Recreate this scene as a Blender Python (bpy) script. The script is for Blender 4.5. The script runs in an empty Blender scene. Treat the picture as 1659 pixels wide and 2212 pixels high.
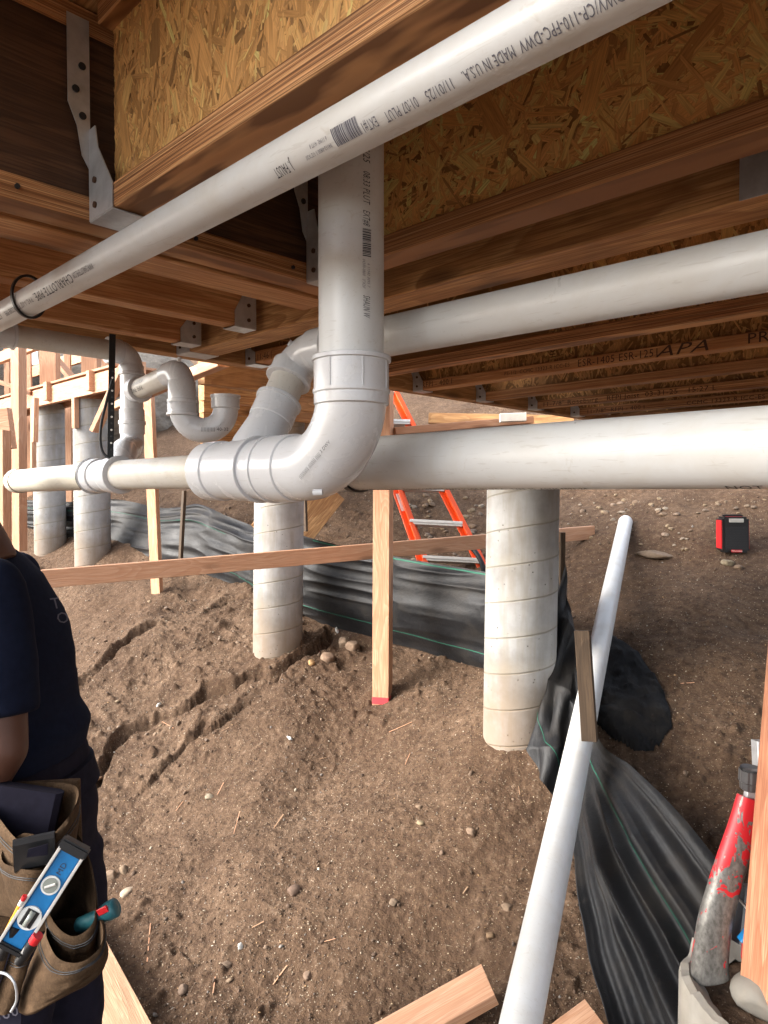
import bpy, bmesh, math, random
import numpy as np
from mathutils import Vector, Matrix
random.seed(7); rng = np.random.default_rng(7)
S = bpy.context.scene
COL = S.collection
R = math.radians

# ------------------------------------------------------------------ camera, sky, sun, exposure
YAW = R(44.27); PITCH = R(1.65); F = 1490.0          # focal length in units of a 1659 x 2212 picture
cam = bpy.data.cameras.new('camera'); co = bpy.data.objects.new('camera', cam); COL.objects.link(co)
co.location = (0, 0, 0); co.rotation_euler = (R(90) - PITCH, 0, YAW)
cam.sensor_fit = 'VERTICAL'; cam.sensor_height = 36; cam.lens = F / 2212 * 36
cam.clip_start = 0.02; cam.clip_end = 600
S.camera = co
S.view_settings.view_transform = 'Standard'; S.view_settings.look = 'None'; S.view_settings.gamma = 1
S.view_settings.exposure = 2.38
S.cycles.diffuse_bounces = 8; S.cycles.max_bounces = 12
W = bpy.data.worlds.new('World'); S.world = W; W.use_nodes = True
nt = W.node_tree; bg = nt.nodes['Background']
sky = nt.nodes.new('ShaderNodeTexSky'); sky.sky_type = 'NISHITA'; sky.sun_disc = False
SUN_EL = R(30); SUN_AZ = R(238)                       # azimuth: where the light comes from, world angle from +X
sd = Vector((math.cos(SUN_AZ) * math.cos(SUN_EL), math.sin(SUN_AZ) * math.cos(SUN_EL), math.sin(SUN_EL)))
sky.sun_elevation = SUN_EL; sky.sun_rotation = R(90) - SUN_AZ
sky.dust_density = 4; sky.air_density = 1.0; sky.ozone_density = 1.0
hs_ = nt.nodes.new('ShaderNodeHueSaturation'); hs_.inputs['Saturation'].default_value = .42   # overcast: nearly neutral sky
nt.links.new(sky.outputs[0], hs_.inputs['Color']); nt.links.new(hs_.outputs[0], bg.inputs[0]); bg.inputs[1].default_value = 0.15
sl = bpy.data.lights.new('sun', 'SUN'); so = bpy.data.objects.new('sun', sl); COL.objects.link(so)
sl.energy = .5; sl.angle = R(28); sl.color = (1, .97, .93)
so.rotation_euler = sd.to_track_quat('Z', 'Y').to_euler()

# ------------------------------------------------------------------ pixel -> place helpers (real distances)
cy_, sy_ = math.cos(YAW), math.sin(YAW)
def C2W(x, d, z): return Vector((x * cy_ - d * sy_, x * sy_ + d * cy_, z))
def ray(X, Y):
    sx = (X - 829.5) / F; sv = -(Y - 1106) / F
    c, s = math.cos(PITCH), math.sin(PITCH)
    return sx, c + sv * s, -s + sv * c
def P(X, Y, d):
    x, y, z = ray(X, Y); k = d / y
    return C2W(x * k, d, z * k)
def Xat(X, Yw):
    s = (X - 829.5) / F
    return Yw * (cy_ * s - sy_) / (cy_ + sy_ * s)

def lattice(ix, iy, seed):
    h = (ix.astype(np.int64) * 374761393 + iy.astype(np.int64) * 668265263 + seed * 1442695041) & 0x7fffffff
    h = ((h ^ (h >> 13)) * 1274126177) & 0x7fffffff
    return ((h ^ (h >> 16)) & 0xffffff) / float(0xffffff) * 2 - 1
def vnoise(x, y, seed=0):
    x = np.asarray(x, float); y = np.asarray(y, float)
    ix = np.floor(x); iy = np.floor(y); fx = x - ix; fy = y - iy
    fx = fx * fx * fx * (fx * (fx * 6 - 15) + 10); fy = fy * fy * fy * (fy * (fy * 6 - 15) + 10)
    a = lattice(ix, iy, seed); b = lattice(ix + 1, iy, seed); c = lattice(ix, iy + 1, seed); d = lattice(ix + 1, iy + 1, seed)
    return (a * (1 - fx) + b * fx) * (1 - fy) + (c * (1 - fx) + d * fx) * fy
def fbm(x, y, oct=4, seed=0, gain=.5):
    x = np.asarray(x, float); y = np.asarray(y, float)
    s = 0; a = 1
    for k in range(oct):
        s = s + a * vnoise(x * 2 ** k + 17.3 * k, y * 2 ** k - 9.1 * k, seed + k); a *= gain
    return s

def gbase(X, Y):
    X = np.asarray(X, float); Y = np.asarray(Y, float)
    g0 = np.interp(X, [-40, -12, -7.1, -6.06, -3.39, -1.63, 3, 20], [2.4, .1, -.56, -.66, -1.0, -1.08, -1.15, -1.3])
    yy = np.clip(Y - 2.55, None, 9)
    z = g0 + .45 * yy + .12 * np.clip(Y - 11.5, 0, None)
    for mx, my, ma in ((-1.62, 2.49, .085), (-3.37, 2.54, .075), (-6.0, 2.5, .05)): z = z + ma * np.exp(-((X - mx) ** 2 + (Y - my) ** 2) / .16)
    k = .12; m = -1.72
    return m + k * np.log1p(np.exp(np.clip((z - m) / k, -30, 60)))
def G0(X, Y):                       # where the ray through a pixel meets the ground
    x, y, z = ray(X, Y); lo = .5; d = lo
    while d < 60:
        p = C2W(x * d / y, d, z * d / y)
        if p.z < gbase(p.x, p.y): break
        d += .01
    return d
CRACKS = [([(205,1690),(235,1630),(262,1590),(300,1560),(345,1545),(400,1535),(440,1508),(500,1490),(560,1462),(620,1440),(665,1405),(700,1370),(720,1340)], .12, .030),
          ([(345,1660),(385,1615),(430,1580),(480,1545),(530,1515)], .022, .02),
          ([(170,1520),(215,1480),(255,1440),(300,1405),(340,1385)], .08, .026),
          ([(480,1330),(520,1300),(560,1290)], .06, .035)]
CW = []
for pts, dep, wid in CRACKS:
    q = []
    for a, b in pts:
        d = G0(a, b); p = P(a, b, d); q.append((p.x, p.y))
    CW.append((q, dep, wid))
def ground(X, Y):
    X = np.asarray(X, float); Y = np.asarray(Y, float)
    z = gbase(X, Y)
    r = np.sqrt(X * X + Y * Y)
    z = z + .09 * fbm(X * .7, Y * .7, 3, 3) + .020 * fbm(X * 3.1, Y * 3.1, 3, 11)
    rough = np.clip(.55 + .9 * vnoise(X * 1.1, Y * 1.1, 40) + .5 * np.clip(-X - 3.0, 0, 1.2), .2, 1.6)
    fine = 1 / (1 + (r / 9) ** 2)
    z = z + fine * (rough * .006 * fbm(X * 14, Y * 14, 3, 21) + .0030 * fbm(X * 60, Y * 60, 2, 31) + .006 * rough * (1 - 2 * np.abs(vnoise(X * 8, Y * 11, 33))))
    cl = np.clip(fbm(X * 22, Y * 22, 2, 61) - .55, 0, 1)
    z = z + fine * .03 * cl * rough
    for q, dep, wid in CW:
        wx = X + .06 * vnoise(X * 6, Y * 6, 5) + .014 * vnoise(X * 19, Y * 19, 8) + .006 * vnoise(X * 50, Y * 50, 18); wy = Y + .06 * vnoise(X * 6, Y * 6, 6) + .014 * vnoise(X * 19, Y * 19, 9) + .006 * vnoise(X * 50, Y * 50, 19)
        best = np.full(X.shape, 9.); sgn = np.zeros(X.shape); tt = np.zeros(X.shape)
        for i in range(len(q) - 1):
            ax, ay = q[i]; bx, by = q[i + 1]; dx, dy = bx - ax, by - ay; L = dx * dx + dy * dy
            t = np.clip(((wx - ax) * dx + (wy - ay) * dy) / L, 0, 1)
            ex = wx - ax - t * dx; ey = wy - ay - t * dy; dd = np.sqrt(ex * ex + ey * ey)
            m = dd < best; best = np.where(m, dd, best); sgn = np.where(m, np.sign(dx * ey - dy * ex), sgn); tt = np.where(m, (i + t) / (len(q) - 1), tt)
        taper = np.sin(np.clip(tt, 0, 1) * math.pi * .9 + .15) ** .4 * (.8 + .45 * vnoise(X * 5, Y * 5, 77)); wl_ = wid * (1 + .5 * vnoise(X * 9, Y * 9, 78))
        z = z - dep * taper * np.exp(-(best / wl_) ** 4) + .045 * taper * np.exp(-(best / (wid * 4.5)) ** 2) * (sgn > 0)
    return z
def G(X, Y, up=0.0):
    d = G0(X, Y)
    p = P(X, Y, d)
    for k in range(3):
        z = float(ground(p.x, p.y)); x, y, zz = ray(X, Y)
        d = d + .6 * ((p.z - z) / (abs(zz / y) + .4)); p = P(X, Y, d)
    p.z = float(ground(p.x, p.y)) + up
    return p

# ------------------------------------------------------------------ materials
def M(name, rough=.6, spec=.4, metal=0):
    m = bpy.data.materials.new(name); m.use_nodes = True
    b = m.node_tree.nodes['Principled BSDF']; b.inputs['Roughness'].default_value = rough
    b.inputs['Specular IOR Level'].default_value = spec; b.inputs['Metallic'].default_value = metal
    return m, m.node_tree, b
class N:
    def __init__(s, nt): s.nt = nt
    def add(s, t, **k):
        n = s.nt.nodes.new('ShaderNode' + t)
        for a, v in k.items():
            if a.startswith('_'): setattr(n, a[1:], v)
        return n
    def link(s, a, b): s.nt.links.new(a, b)
    def coord(s, kind='Object', scale=(1, 1, 1), attr=None, rot=(0,0,0)):
        if attr: o = s.add('Attribute', _attribute_name=attr).outputs['Vector']
        else: o = s.add('TexCoord').outputs[kind]
        mp = s.add('Mapping'); mp.inputs['Scale'].default_value = scale; mp.inputs['Rotation'].default_value = rot
        s.link(o, mp.inputs[0]); return mp.outputs[0]
    def noise(s, vec, scale, detail=3, rough=.5, dist=0):
        n = s.add('TexNoise'); n.inputs['Scale'].default_value = scale; n.inputs['Detail'].default_value = detail
        n.inputs['Roughness'].default_value = rough; n.inputs['Distortion'].default_value = dist
        s.link(vec, n.inputs['Vector']); return n.outputs['Fac']
    def ramp(s, fac, stops, interp='LINEAR'):
        r = s.add('ValToRGB'); r.color_ramp.interpolation = interp; e = r.color_ramp.elements
        while len(e) < len(stops): e.new(.5)
        for i, (p, c) in enumerate(stops):
            e[i].position = p; e[i].color = (c, c, c, 1) if isinstance(c, (int, float)) else (*c, 1)
        s.link(fac, r.inputs[0]); return r.outputs[0]
    def mix(s, fac, a, b, mode='MIX'):
        m = s.add('Mix', _data_type='RGBA', _blend_type=mode)
        for v, i in ((fac, 0), (a, 6), (b, 7)):
            if isinstance(v, (int, float)): m.inputs[i].default_value = v
            elif isinstance(v, tuple): m.inputs[i].default_value = (*v, 1)
            else: s.link(v, m.inputs[i])
        return m.outputs[2]
    def math(s, op, a, b=0, c=0):
        m = s.add('Math', _operation=op)
        for i, v in enumerate((a, b, c)):
            if isinstance(v, (int, float)): m.inputs[i].default_value = v
            else: s.link(v, m.inputs[i])
        return m.outputs[0]
    def bump(s, h, strength, dist=.002, normal=None):
        b = s.add('Bump'); b.inputs['Strength'].default_value = strength; b.inputs['Distance'].default_value = dist
        s.link(h, b.inputs['Height'])
        if normal is not None: s.link(normal, b.inputs['Normal'])
        return b.outputs[0]

def mat_wood(name, dark, mid, light, lvl=False, dirt=.25, rings=9):
    m, t, b = M(name, .62, .3); n = N(t)
    if lvl:                                            # laminated flange: thin plies running the length, seen on the sides
        v = n.coord(attr='gc', scale=(1.2, 6, 260)); v2 = n.coord(attr='gc', scale=(5, 30, 900))
        a = n.noise(v, 1, 3, .6, .3); f = n.noise(v2, 1, 2, .6)
        c = n.ramp(a, [(.30, dark), (.47, mid), (.66, light)])
        pl = n.noise(n.coord(attr='gc', scale=(.5, .2, 620)), 1, 2, .6); c = n.mix(n.ramp(pl, [(.40, .9), (.47, 0)]), c, tuple(x * .6 for x in dark))
        c = n.mix(n.ramp(f, [(.42, .8), (.54, 0)]), c, tuple(x * .4 for x in dark))
        h = n.math('ADD', a, f)
    else:
        v = n.coord(attr='gc', scale=(1.5, 9, 9)); v2 = n.coord(attr='gc', scale=(9, 330, 330)); v3 = n.coord(attr='gc', scale=(1.2, 22, 22))
        a = n.noise(v, 1, 1.5, .4, .9)
        w = n.math('FRACT', n.math('MULTIPLY', a, rings))
        f = n.noise(v2, 1, 2, .6); l = n.noise(v3, 1, 3, .5)
        c = n.ramp(w, [(0, light), (.55, mid), (.90, tuple((x + y) / 2 for x, y in zip(dark, mid))), (1, light)])
        c = n.mix(n.ramp(l, [(.35, 0), (.75, .4)]), c, mid)
        c = n.mix(n.ramp(f, [(.41, .6), (.53, 0)]), c, tuple(x * .8 for x in dark))
        st = n.noise(n.coord(attr='gc', scale=(3, 70, 70)), 1, 3, .6); c = n.mix(n.ramp(st, [(.40, .5), (.52, 0)]), c, dark)
        # knots
        vk = n.coord(attr='gc', scale=(2.6, 9, 9)); vo = n.add('TexVoronoi'); vo.inputs['Scale'].default_value = 1; n.link(vk, vo.inputs['Vector'])
        kd = vo.outputs['Distance']
        c = n.mix(n.ramp(kd, [(.08, .85), (.14, .5), (.20, 0)]), c, tuple(x * .35 for x in dark))
        h = n.math('ADD', n.math('MULTIPLY', w, .4), f)
    pv = n.noise(n.coord(attr='gc', scale=(.02, .13, .13)), 1, 0, .5); c = n.mix(n.ramp(pv, [(.35, .42), (.6, 0)]), c, tuple(x * .55 for x in mid))
    vd = n.coord('Object', (1, 1, 1)); dn = n.noise(vd, 5, 4, .6)
    c = n.mix(n.ramp(dn, [(.5, 0), (.75, dirt)]), c, tuple(x * .35 for x in dark))
    n.link(c, b.inputs['Base Color']); n.link(n.bump(h, .6, .002), b.inputs['Normal'])
    return m
mWoodJ = mat_wood('joist_lumber', (.36, .145, .052), (.56, .275, .112), (.70, .41, .19))
mWoodB = mat_wood('header_lumber', (.26, .115, .042), (.52, .275, .108), (.68, .41, .18), dirt=.5, rings=9)
mLVL = mat_wood('laminated_flange', (.30, .115, .042), (.56, .275, .112), (.74, .45, .22), lvl=True)
mPost = mat_wood('fir_stud', (.43, .21, .115), (.55, .305, .18), (.64, .40, .26), dirt=.12, rings=11)
mRedWood = mat_wood('reddish_post', (.32, .12, .062), (.46, .20, .11), (.56, .28, .165), dirt=.3)
mOld = mat_wood('weathered_stake', (.045, .028, .016), (.085, .054, .031), (.13, .085, .05), dirt=.5)
mPlank = mat_wood('pale_plank', (.36, .20, .115), (.47, .30, .18), (.54, .37, .24), dirt=.12, rings=20)
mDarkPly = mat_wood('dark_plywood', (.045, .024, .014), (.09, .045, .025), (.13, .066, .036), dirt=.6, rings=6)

def mat_osb(name):
    m, t, b = M(name, .5, .35); n = N(t)
    at = n.add('Attribute', _attribute_name='col').outputs['Color']
    v = n.coord(attr='gc', scale=(18, 420, 420)); f = n.noise(v, 1, 3, .6)
    c = n.mix(n.ramp(f, [(.35, .45), (.62, 0)]), at, (.17, .08, .028))
    n.link(c, b.inputs['Base Color']); n.link(n.bump(f, .3, .0008), b.inputs['Normal'])
    return m
mOSB = mat_osb('strand_board')

def mat_pvc(name, base=(.53, .54, .54), rough=.33, dirt=.32, sc=1.0, bright=0):
    m, t, b = M(name, rough, .5); n = N(t)
    v = n.coord('Object'); a = n.noise(v, 9 * sc, 5, .65, .6); a2 = n.noise(v, 45, 4, .7, 1.0); g = n.noise(v, 2.2, 2, .5)
    c = n.mix(n.ramp(a, [(.46, 0), (.74, dirt)]), base, (.40, .345, .26))
    c = n.mix(n.ramp(a2, [(.62, 0), (.70, dirt * .9)]), c, (.34, .29, .22))
    vs = n.coord('Object', (6, 60, 60)); sc_ = n.noise(vs, 4, 2, .6, .8)
    c = n.mix(n.ramp(sc_, [(.63, 0), (.68, dirt * .9)]), c, (.33, .31, .28))
    c = n.mix(n.ramp(g, [(.35, 0), (.7, .14)]), c, (.66, .64, .60))
    n.link(c, b.inputs['Base Color'])
    n.link(n.ramp(a, [(.3, rough - .06), (.75, rough + .2)]), b.inputs['Roughness'])
    n.link(n.bump(a, .12, .002), b.inputs['Normal'])
    b.inputs['Subsurface Weight'].default_value = 0
    return m
mPVC = mat_pvc('white_pvc_pipe'); mFit = mat_pvc('white_pvc_fitting', (.53, .545, .57), .2, .25); mPVCd = mat_pvc('dusty_pvc_pipe', (.49, .47, .43), .4, .7)
mPVCy = mat_pvc('yellowed_aged_pvc', (.55, .52, .44), .35, .5)  # yellower base colour than the other pipes
def mat_flat(name, col, rough=.5, metal=0, spec=.4, var=.25, sc=20, bump=.1, dark=None):
    m, t, b = M(name, rough, spec, metal); n = N(t)
    v = n.coord('Object'); a = n.noise(v, sc, 4, .6)
    c = n.mix(n.ramp(a, [(.35, 0), (.7, var)]), col, dark or tuple(x * .4 for x in col))
    n.link(c, b.inputs['Base Color'])
    if bump: n.link(n.bump(a, bump, .002), b.inputs['Normal'])
    return m
mInk = mat_flat('black_ink', (.035, .035, .045), .6, var=0, bump=0)
mInkG = mat_flat('grey_ink', (.13, .13, .16), .6, var=.4, sc=300, bump=0)
mStamp = mat_flat('brown_stamp_ink', (.065, .03, .018), .7, var=.3, sc=150, bump=0)
mGalv = mat_flat('galvanised_steel', (.55, .57, .59), .33, .45, var=.5, sc=30)
mBlackP = mat_flat('black_plastic', (.012, .012, .013), .4, var=.3)
mRubber = mat_flat('dark_rubber', (.02, .021, .024), .55)
mOrange = mat_flat('orange_fibreglass', (.80, .085, .012), .38, var=.15, sc=8)
mAlu = mat_flat('aluminium', (.60, .58, .54), .4, .15, var=.3)
mRed = mat_flat('red_plastic', (.55, .02, .025), .35, var=.2)
mNavy = mat_flat('navy_cotton', (.009, .012, .026), .95, spec=.08, var=.4, sc=60, bump=.3)
mPants = mat_flat('dark_work_trousers', (.014, .013, .022), .9, spec=.08, var=.5, sc=40, bump=.3)
mSkin = mat_flat('skin', (.085, .035, .021), .5, var=.25, sc=25, bump=.05)
mHair = mat_flat('black_hair', (.008, .007, .006), .6, var=.2, sc=120, bump=.8)
mWhiteInk = mat_flat('faded_print', (.09, .085, .11), .8, var=.4, sc=80)
mBlue = mat_flat('blue_enamel', (.012, .17, .42), .33, var=.35, sc=35, dark=(.006, .05, .12))
mTeal = mat_flat('teal_grip', (.02, .10, .12), .4)
mPencil = mat_flat('orange_pencil_paint', (.75, .27, .02), .4, var=.1)
mGlass = mat_flat('vial_glass', (.25, .27, .24), .12, var=.3, spec=.8, bump=0)
mWhite = mat_flat('white_plastic', (.72, .72, .68), .4, var=.3)
mGreen = mat_flat('green_thread', (.012, .12, .075), .7, var=.2)
mRedPaint = mat_flat('red_marker_paint', (.6, .05, .06), .6)
mPrimer = mat_flat('dark_coupling', (.03, .035, .045), .35)

def mat_suede():
    m, t, b = M('brown_suede', .92, .12); n = N(t)
    v = n.coord('Object'); a = n.noise(v, 14, 5, .65); f = n.noise(v, 240, 3, .7)
    c = n.ramp(a, [(.3, (.035, .021, .011)), (.55, (.085, .052, .029)), (.75, (.15, .098, .056))])
    n.link(n.mix(n.ramp(f, [(.35, .5), (.6, 0)]), c, (.03, .018, .01)), b.inputs['Base Color'])
    n.link(n.bump(n.math('ADD', a, f), .45, .003), b.inputs['Normal']); return m
mSuede = mat_suede()
def mat_conc(spiral=True):
    m, t, b = M('formed_concrete' if spiral else 'rough_concrete', .85, .25); n = N(t)
    v = n.coord('Object'); a = n.noise(v, 3.5, 5, .6); f = n.noise(v, 60, 4, .65); st = n.noise(n.coord('Object', (9, 9, 1.2)), 2, 4, .6)
    c = n.ramp(a, [(.3, (.18, .177, .17)), (.5, (.30, .30, .295)), (.68, (.40, .40, .395))])
    c = n.mix(n.ramp(st, [(.45, 0), (.66, .55)]), c, (.22, .19, .15))
    vo = n.add('TexVoronoi'); vo.inputs['Scale'].default_value = 34; n.link(v, vo.inputs['Vector'])
    pit = n.ramp(vo.outputs['Distance'], [(.07, 1.), (.13, 0)])
    big = n.ramp(n.noise(v, 7, 2), [(.50, 0), (.56, 1)])
    pit = n.math('MULTIPLY', pit, big)
    c = n.mix(pit, c, (.12, .11, .10))
    h = n.math('ADD', n.math('MULTIPLY', f, .3), n.math('MULTIPLY', pit, -1.5))
    if spiral:
        sp = n.add('SeparateXYZ'); n.link(n.add('TexCoord').outputs['Object'], sp.inputs[0])
        ang = n.math('ARCTAN2', sp.outputs[1], sp.outputs[0])
        k = n.math('FRACT', n.math('ADD', n.math('SUBTRACT', n.math('DIVIDE', sp.outputs[2], .15), n.math('DIVIDE', ang, 2 * math.pi)), 40.5))
        line = n.ramp(k, [(0, 1.), (.028, .0), (.96, .0), (.985, .8)])
        c = n.mix(n.math('MULTIPLY', line, .75), c, (.20, .18, .14))
        stain = n.ramp(n.math('ADD', k, n.math('MULTIPLY', n.math('SUBTRACT', a, .5), .9)), [(.02, .3), (.3, 0)])
        c = n.mix(stain, c, (.34, .31, .24)); h = n.math('SUBTRACT', h, line)
        # splashes of soil near the foot
        ft = n.ramp(n.math('ADD', sp.outputs[2], n.math('MULTIPLY', a, .35)), [(.28, .95), (.60, .0)])
        c = n.mix(n.math('MULTIPLY', ft, .75), c, (.19, .13, .08))
    n.link(c, b.inputs['Base Color']); n.link(n.bump(h, .55, .006), b.inputs['Normal']); return m
mConc = mat_conc(); mConcR = mat_conc(False)
for n_ in mConcR.node_tree.nodes:
    if n_.type == 'VALTORGB' and len(n_.color_ramp.elements) == 3:
        for q_, c_ in zip(n_.color_ramp.elements, ((.11, .10, .085), (.20, .185, .16), (.29, .275, .245))): q_.color = (*c_, 1)
def mat_dirt():
    m, t, b = M('dirt', .95, .15); n = N(t)
    v = n.coord('Object'); a = n.noise(v, .9, 4, .6); a2 = n.noise(v, 3.4, 7, .72); f = n.noise(v, 95, 5, .75); g = n.noise(v, 28, 5, .7)
    c = n.ramp(a2, [(.28, (.062, .037, .022)), (.5, (.120, .076, .047)), (.72, (.195, .130, .084))])
    c = n.mix(n.ramp(a, [(.42, 0), (.62, .75)]), c, (.088, .052, .030))
    c = n.mix(n.ramp(g, [(.38, .7), (.50, 0)]), c, (.050, .030, .019))
    c = n.mix(n.ramp(g, [(.54, 0), (.70, .6)]), c, (.25, .175, .12))
    c = n.mix(n.ramp(f, [(.42, .5), (.6, 0)]), c, (.07, .042, .028))
    for scv, thr, col in ((85, .13, (.50, .42, .31)), (170, .18, (.36, .30, .23))):
        vo = n.add('TexVoronoi'); vo.inputs['Scale'].default_value = scv; n.link(v, vo.inputs['Vector'])
        sp = n.add('SeparateColor'); n.link(vo.outputs['Color'], sp.inputs[0])
        on = n.math('MULTIPLY', n.ramp(vo.outputs['Distance'], [(thr, 1.), (thr + .08, 0)]), n.math('GREATER_THAN', sp.outputs[0], .84))
        c = n.mix(n.math('MULTIPLY', on, .85), c, col)
    n.link(c, b.inputs['Base Color'])
    h = n.math('ADD', n.math('MULTIPLY', g, 1.0), n.math('MULTIPLY', f, .5))
    n.link(n.bump(h, 1.0, .018), b.inputs['Normal']); return m
mDirt = mat_dirt()
def mat_stone():
    m, t, b = M('stone', .85, .3); n = N(t)
    at = n.add('Attribute', _attribute_name='col').outputs['Color']; v = n.coord('Object'); f = n.noise(v, 70, 4, .65)
    n.link(n.mix(n.ramp(f, [(.35, .5), (.65, 0)]), at, (.09, .06, .04)), b.inputs['Base Color'])
    n.link(n.bump(f, .5, .003), b.inputs['Normal']); return m
mStone = mat_stone()
def mat_fabric(name, col=(.013, .0135, .015), rough=.36):
    m, t, b = M(name, rough, .24); n = N(t)
    v = n.coord(attr='gc', scale=(1, 1, 1))
    w1 = n.add('TexWave', _wave_type='BANDS', _bands_direction='X'); w1.inputs['Scale'].default_value = 110; n.link(v, w1.inputs['Vector'])
    w2 = n.add('TexWave', _wave_type='BANDS', _bands_direction='Y'); w2.inputs['Scale'].default_value = 110; n.link(v, w2.inputs['Vector'])
    a = n.noise(n.coord('Object'), 6, 5, .65); d = n.noise(n.coord('Object'), 40, 4, .7)
    c = n.mix(n.ramp(a, [(.48, 0), (.75, .5)]), col, (.045, .038, .030))
    c = n.mix(n.ramp(d, [(.6, 0), (.8, .4)]), c, (.07, .058, .045))
    n.link(c, b.inputs['Base Color']); n.link(n.ramp(a, [(.35, rough), (.7, rough + .25)]), b.inputs['Roughness'])
    h = n.math('MULTIPLY', w1.outputs['Fac'], w2.outputs['Fac'])
    h2 = n.noise(v, 34, 5, .65, .6); n.link(n.bump(h2, .45, .006, n.bump(h, .3, .001)), b.inputs['Normal']); return m
mFab = mat_fabric('silt_fabric'); mFabD = mat_fabric('silt_fabric_matte', (.006, .006, .007), .8)
def mat_tarp():
    m, t, b = M('rock_face', .9, .2); n = N(t)
    v = n.coord('Object', (1, 1, 1.6)); a = n.noise(v, 1.1, 6, .62, .6); f = n.noise(v, 9, 5, .7)
    c = n.ramp(a, [(.3, (.13, .11, .09)), (.5, (.26, .225, .185)), (.7, (.36, .32, .27))])
    n.link(n.mix(n.ramp(f, [(.35, .4), (.55, 0)]), c, (.09, .075, .06)), b.inputs['Base Color'])
    n.link(n.bump(n.math('ADD', a, f), .8, .05), b.inputs['Normal']); return m
mRock = mat_tarp()
def mat_wrench():
    m, t, b = M('worn_red_paint_on_metal', .4, .5); n = N(t)
    v = n.coord('Object', (1, 1, .6)); a = n.noise(v, 28, 4, .62, .8)
    sp = n.add('SeparateXYZ'); n.link(n.add('TexCoord').outputs['Object'], sp.inputs[0])
    hgt = n.ramp(sp.outputs[2], [(.03, 0.), (.38, 1.)]); hgt.node.color_ramp.elements[0].position = .14
    mask = n.ramp(n.math('ADD', a, n.math('MULTIPLY', hgt, .30)), [(.655, 0), (.665, 1)])
    f = n.noise(v, 120, 3, .6)
    metal = n.ramp(f, [(.35, (.13, .125, .115)), (.65, (.24, .235, .22))])
    c = n.mix(mask, metal, (.50, .015, .022)); n.link(c, b.inputs['Base Color'])
    inv = n.math('SUBTRACT', 1, mask); n.link(n.math('MULTIPLY', inv, .55), b.inputs['Metallic'])
    n.link(n.bump(n.math('ADD', n.math('MULTIPLY', mask, .8), n.math('MULTIPLY', f, .3)), .5, .001), b.inputs['Normal']); return m
mWrench = mat_wrench(); mNut = mat_flat('dark_steel', (.13, .13, .135), .3, .6)

# ------------------------------------------------------------------ object helpers
ORG = {}
def props(o, label=None, cat=None, group=None, kind=None):
    if label: o['label'] = label
    if cat: o['category'] = cat
    if group: o['group'] = group
    if kind: o['kind'] = kind
    return o
def thing(name, loc, label, cat, group=None):
    o = bpy.data.objects.new(name, None); COL.objects.link(o); o.empty_display_size = .05
    o.location = loc; ORG[o] = Vector(loc); return props(o, label, cat, group)
def mesh(name, V, Fc, mat, parent=None, smooth=False, gc=None, col=None, origin=None, autos=None):
    V = np.asarray(V, float).reshape(-1, 3)
    if origin is None: origin = (V.min(0) + V.max(0)) / 2; origin[2] = V[:, 2].min()
    origin = Vector(origin)
    me = bpy.data.meshes.new(name)
    if isinstance(Fc, np.ndarray):
        k = Fc.shape[1]; me.vertices.add(len(V)); me.vertices.foreach_set('co', (V - np.array(origin)).ravel())
        me.loops.add(Fc.size); me.loops.foreach_set('vertex_index', Fc.ravel().astype(np.int32))
        me.polygons.add(len(Fc)); me.polygons.foreach_set('loop_start', np.arange(0, Fc.size, k, dtype=np.int32))
        me.update(calc_edges=True)
    else:
        me.from_pydata([tuple(v) for v in V - np.array(origin)], [], [tuple(f) for f in Fc]); me.update()
    if gc is not None:
        a = me.attributes.new('gc', 'FLOAT_VECTOR', 'POINT'); a.data.foreach_set('vector', np.asarray(gc, float).ravel())
    if col is not None:
        a = me.attributes.new('col', 'FLOAT_COLOR', 'POINT'); c = np.asarray(col, float); c = np.hstack([c, np.ones((len(c), 1))]); a.data.foreach_set('color', c.ravel())
    if smooth: me.polygons.foreach_set('use_smooth', np.ones(len(me.polygons), bool))
    me.materials.append(mat)
    if autos: me.set_sharp_from_angle(angle=R(autos))
    o = bpy.data.objects.new(name, me); COL.objects.link(o); ORG[o] = origin
    if parent is not None: o.parent = parent; o.location = origin - ORG[parent]
    else: o.location = origin
    return o
def tag(o, label, cat, group=None): return props(o, label, cat, group)

def frames(pts, up=None):
    pts = [Vector(p) for p in pts]; n = len(pts); T = []
    for i in range(n):
        a = pts[max(i - 1, 0)]; b = pts[min(i + 1, n - 1)]; T.append((b - a).normalized())
    u = Vector(up) if up else (Vector((0, 0, 1)) if abs(T[0].z) < .9 else Vector((1, 0, 0)))
    out = []
    for i in range(n):
        u = (u - T[i] * u.dot(T[i])).normalized(); out.append((pts[i], T[i], u.copy(), T[i].cross(u)))
    return out
def tube_data(pts, rad, seg=48, caps=True, inner=None):
    fr = frames(pts); V = []; Fc = []
    rad = [rad] * len(pts) if isinstance(rad, (int, float)) else rad
    for (p, t, u, w), r in zip(fr, rad):
        for k in range(seg):
            a = 2 * math.pi * k / seg; V.append(p + (u * math.cos(a) + w * math.sin(a)) * r)
    n = len(pts)
    for i in range(n - 1):
        for k in range(seg):
            k2 = (k + 1) % seg; Fc.append((i * seg + k, i * seg + k2, (i + 1) * seg + k2, (i + 1) * seg + k))
    if caps: Fc.append(tuple(range(seg - 1, -1, -1))); Fc.append(tuple(range((n - 1) * seg, n * seg)))
    return V, Fc
def tube(name, pts, rad, mat, parent=None, seg=48, caps=True, gc=False, origin=None):
    V, Fc = tube_data(pts, rad, seg, caps)
    return mesh(name, V, Fc, mat, parent, True, origin=origin, autos=40)
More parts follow.
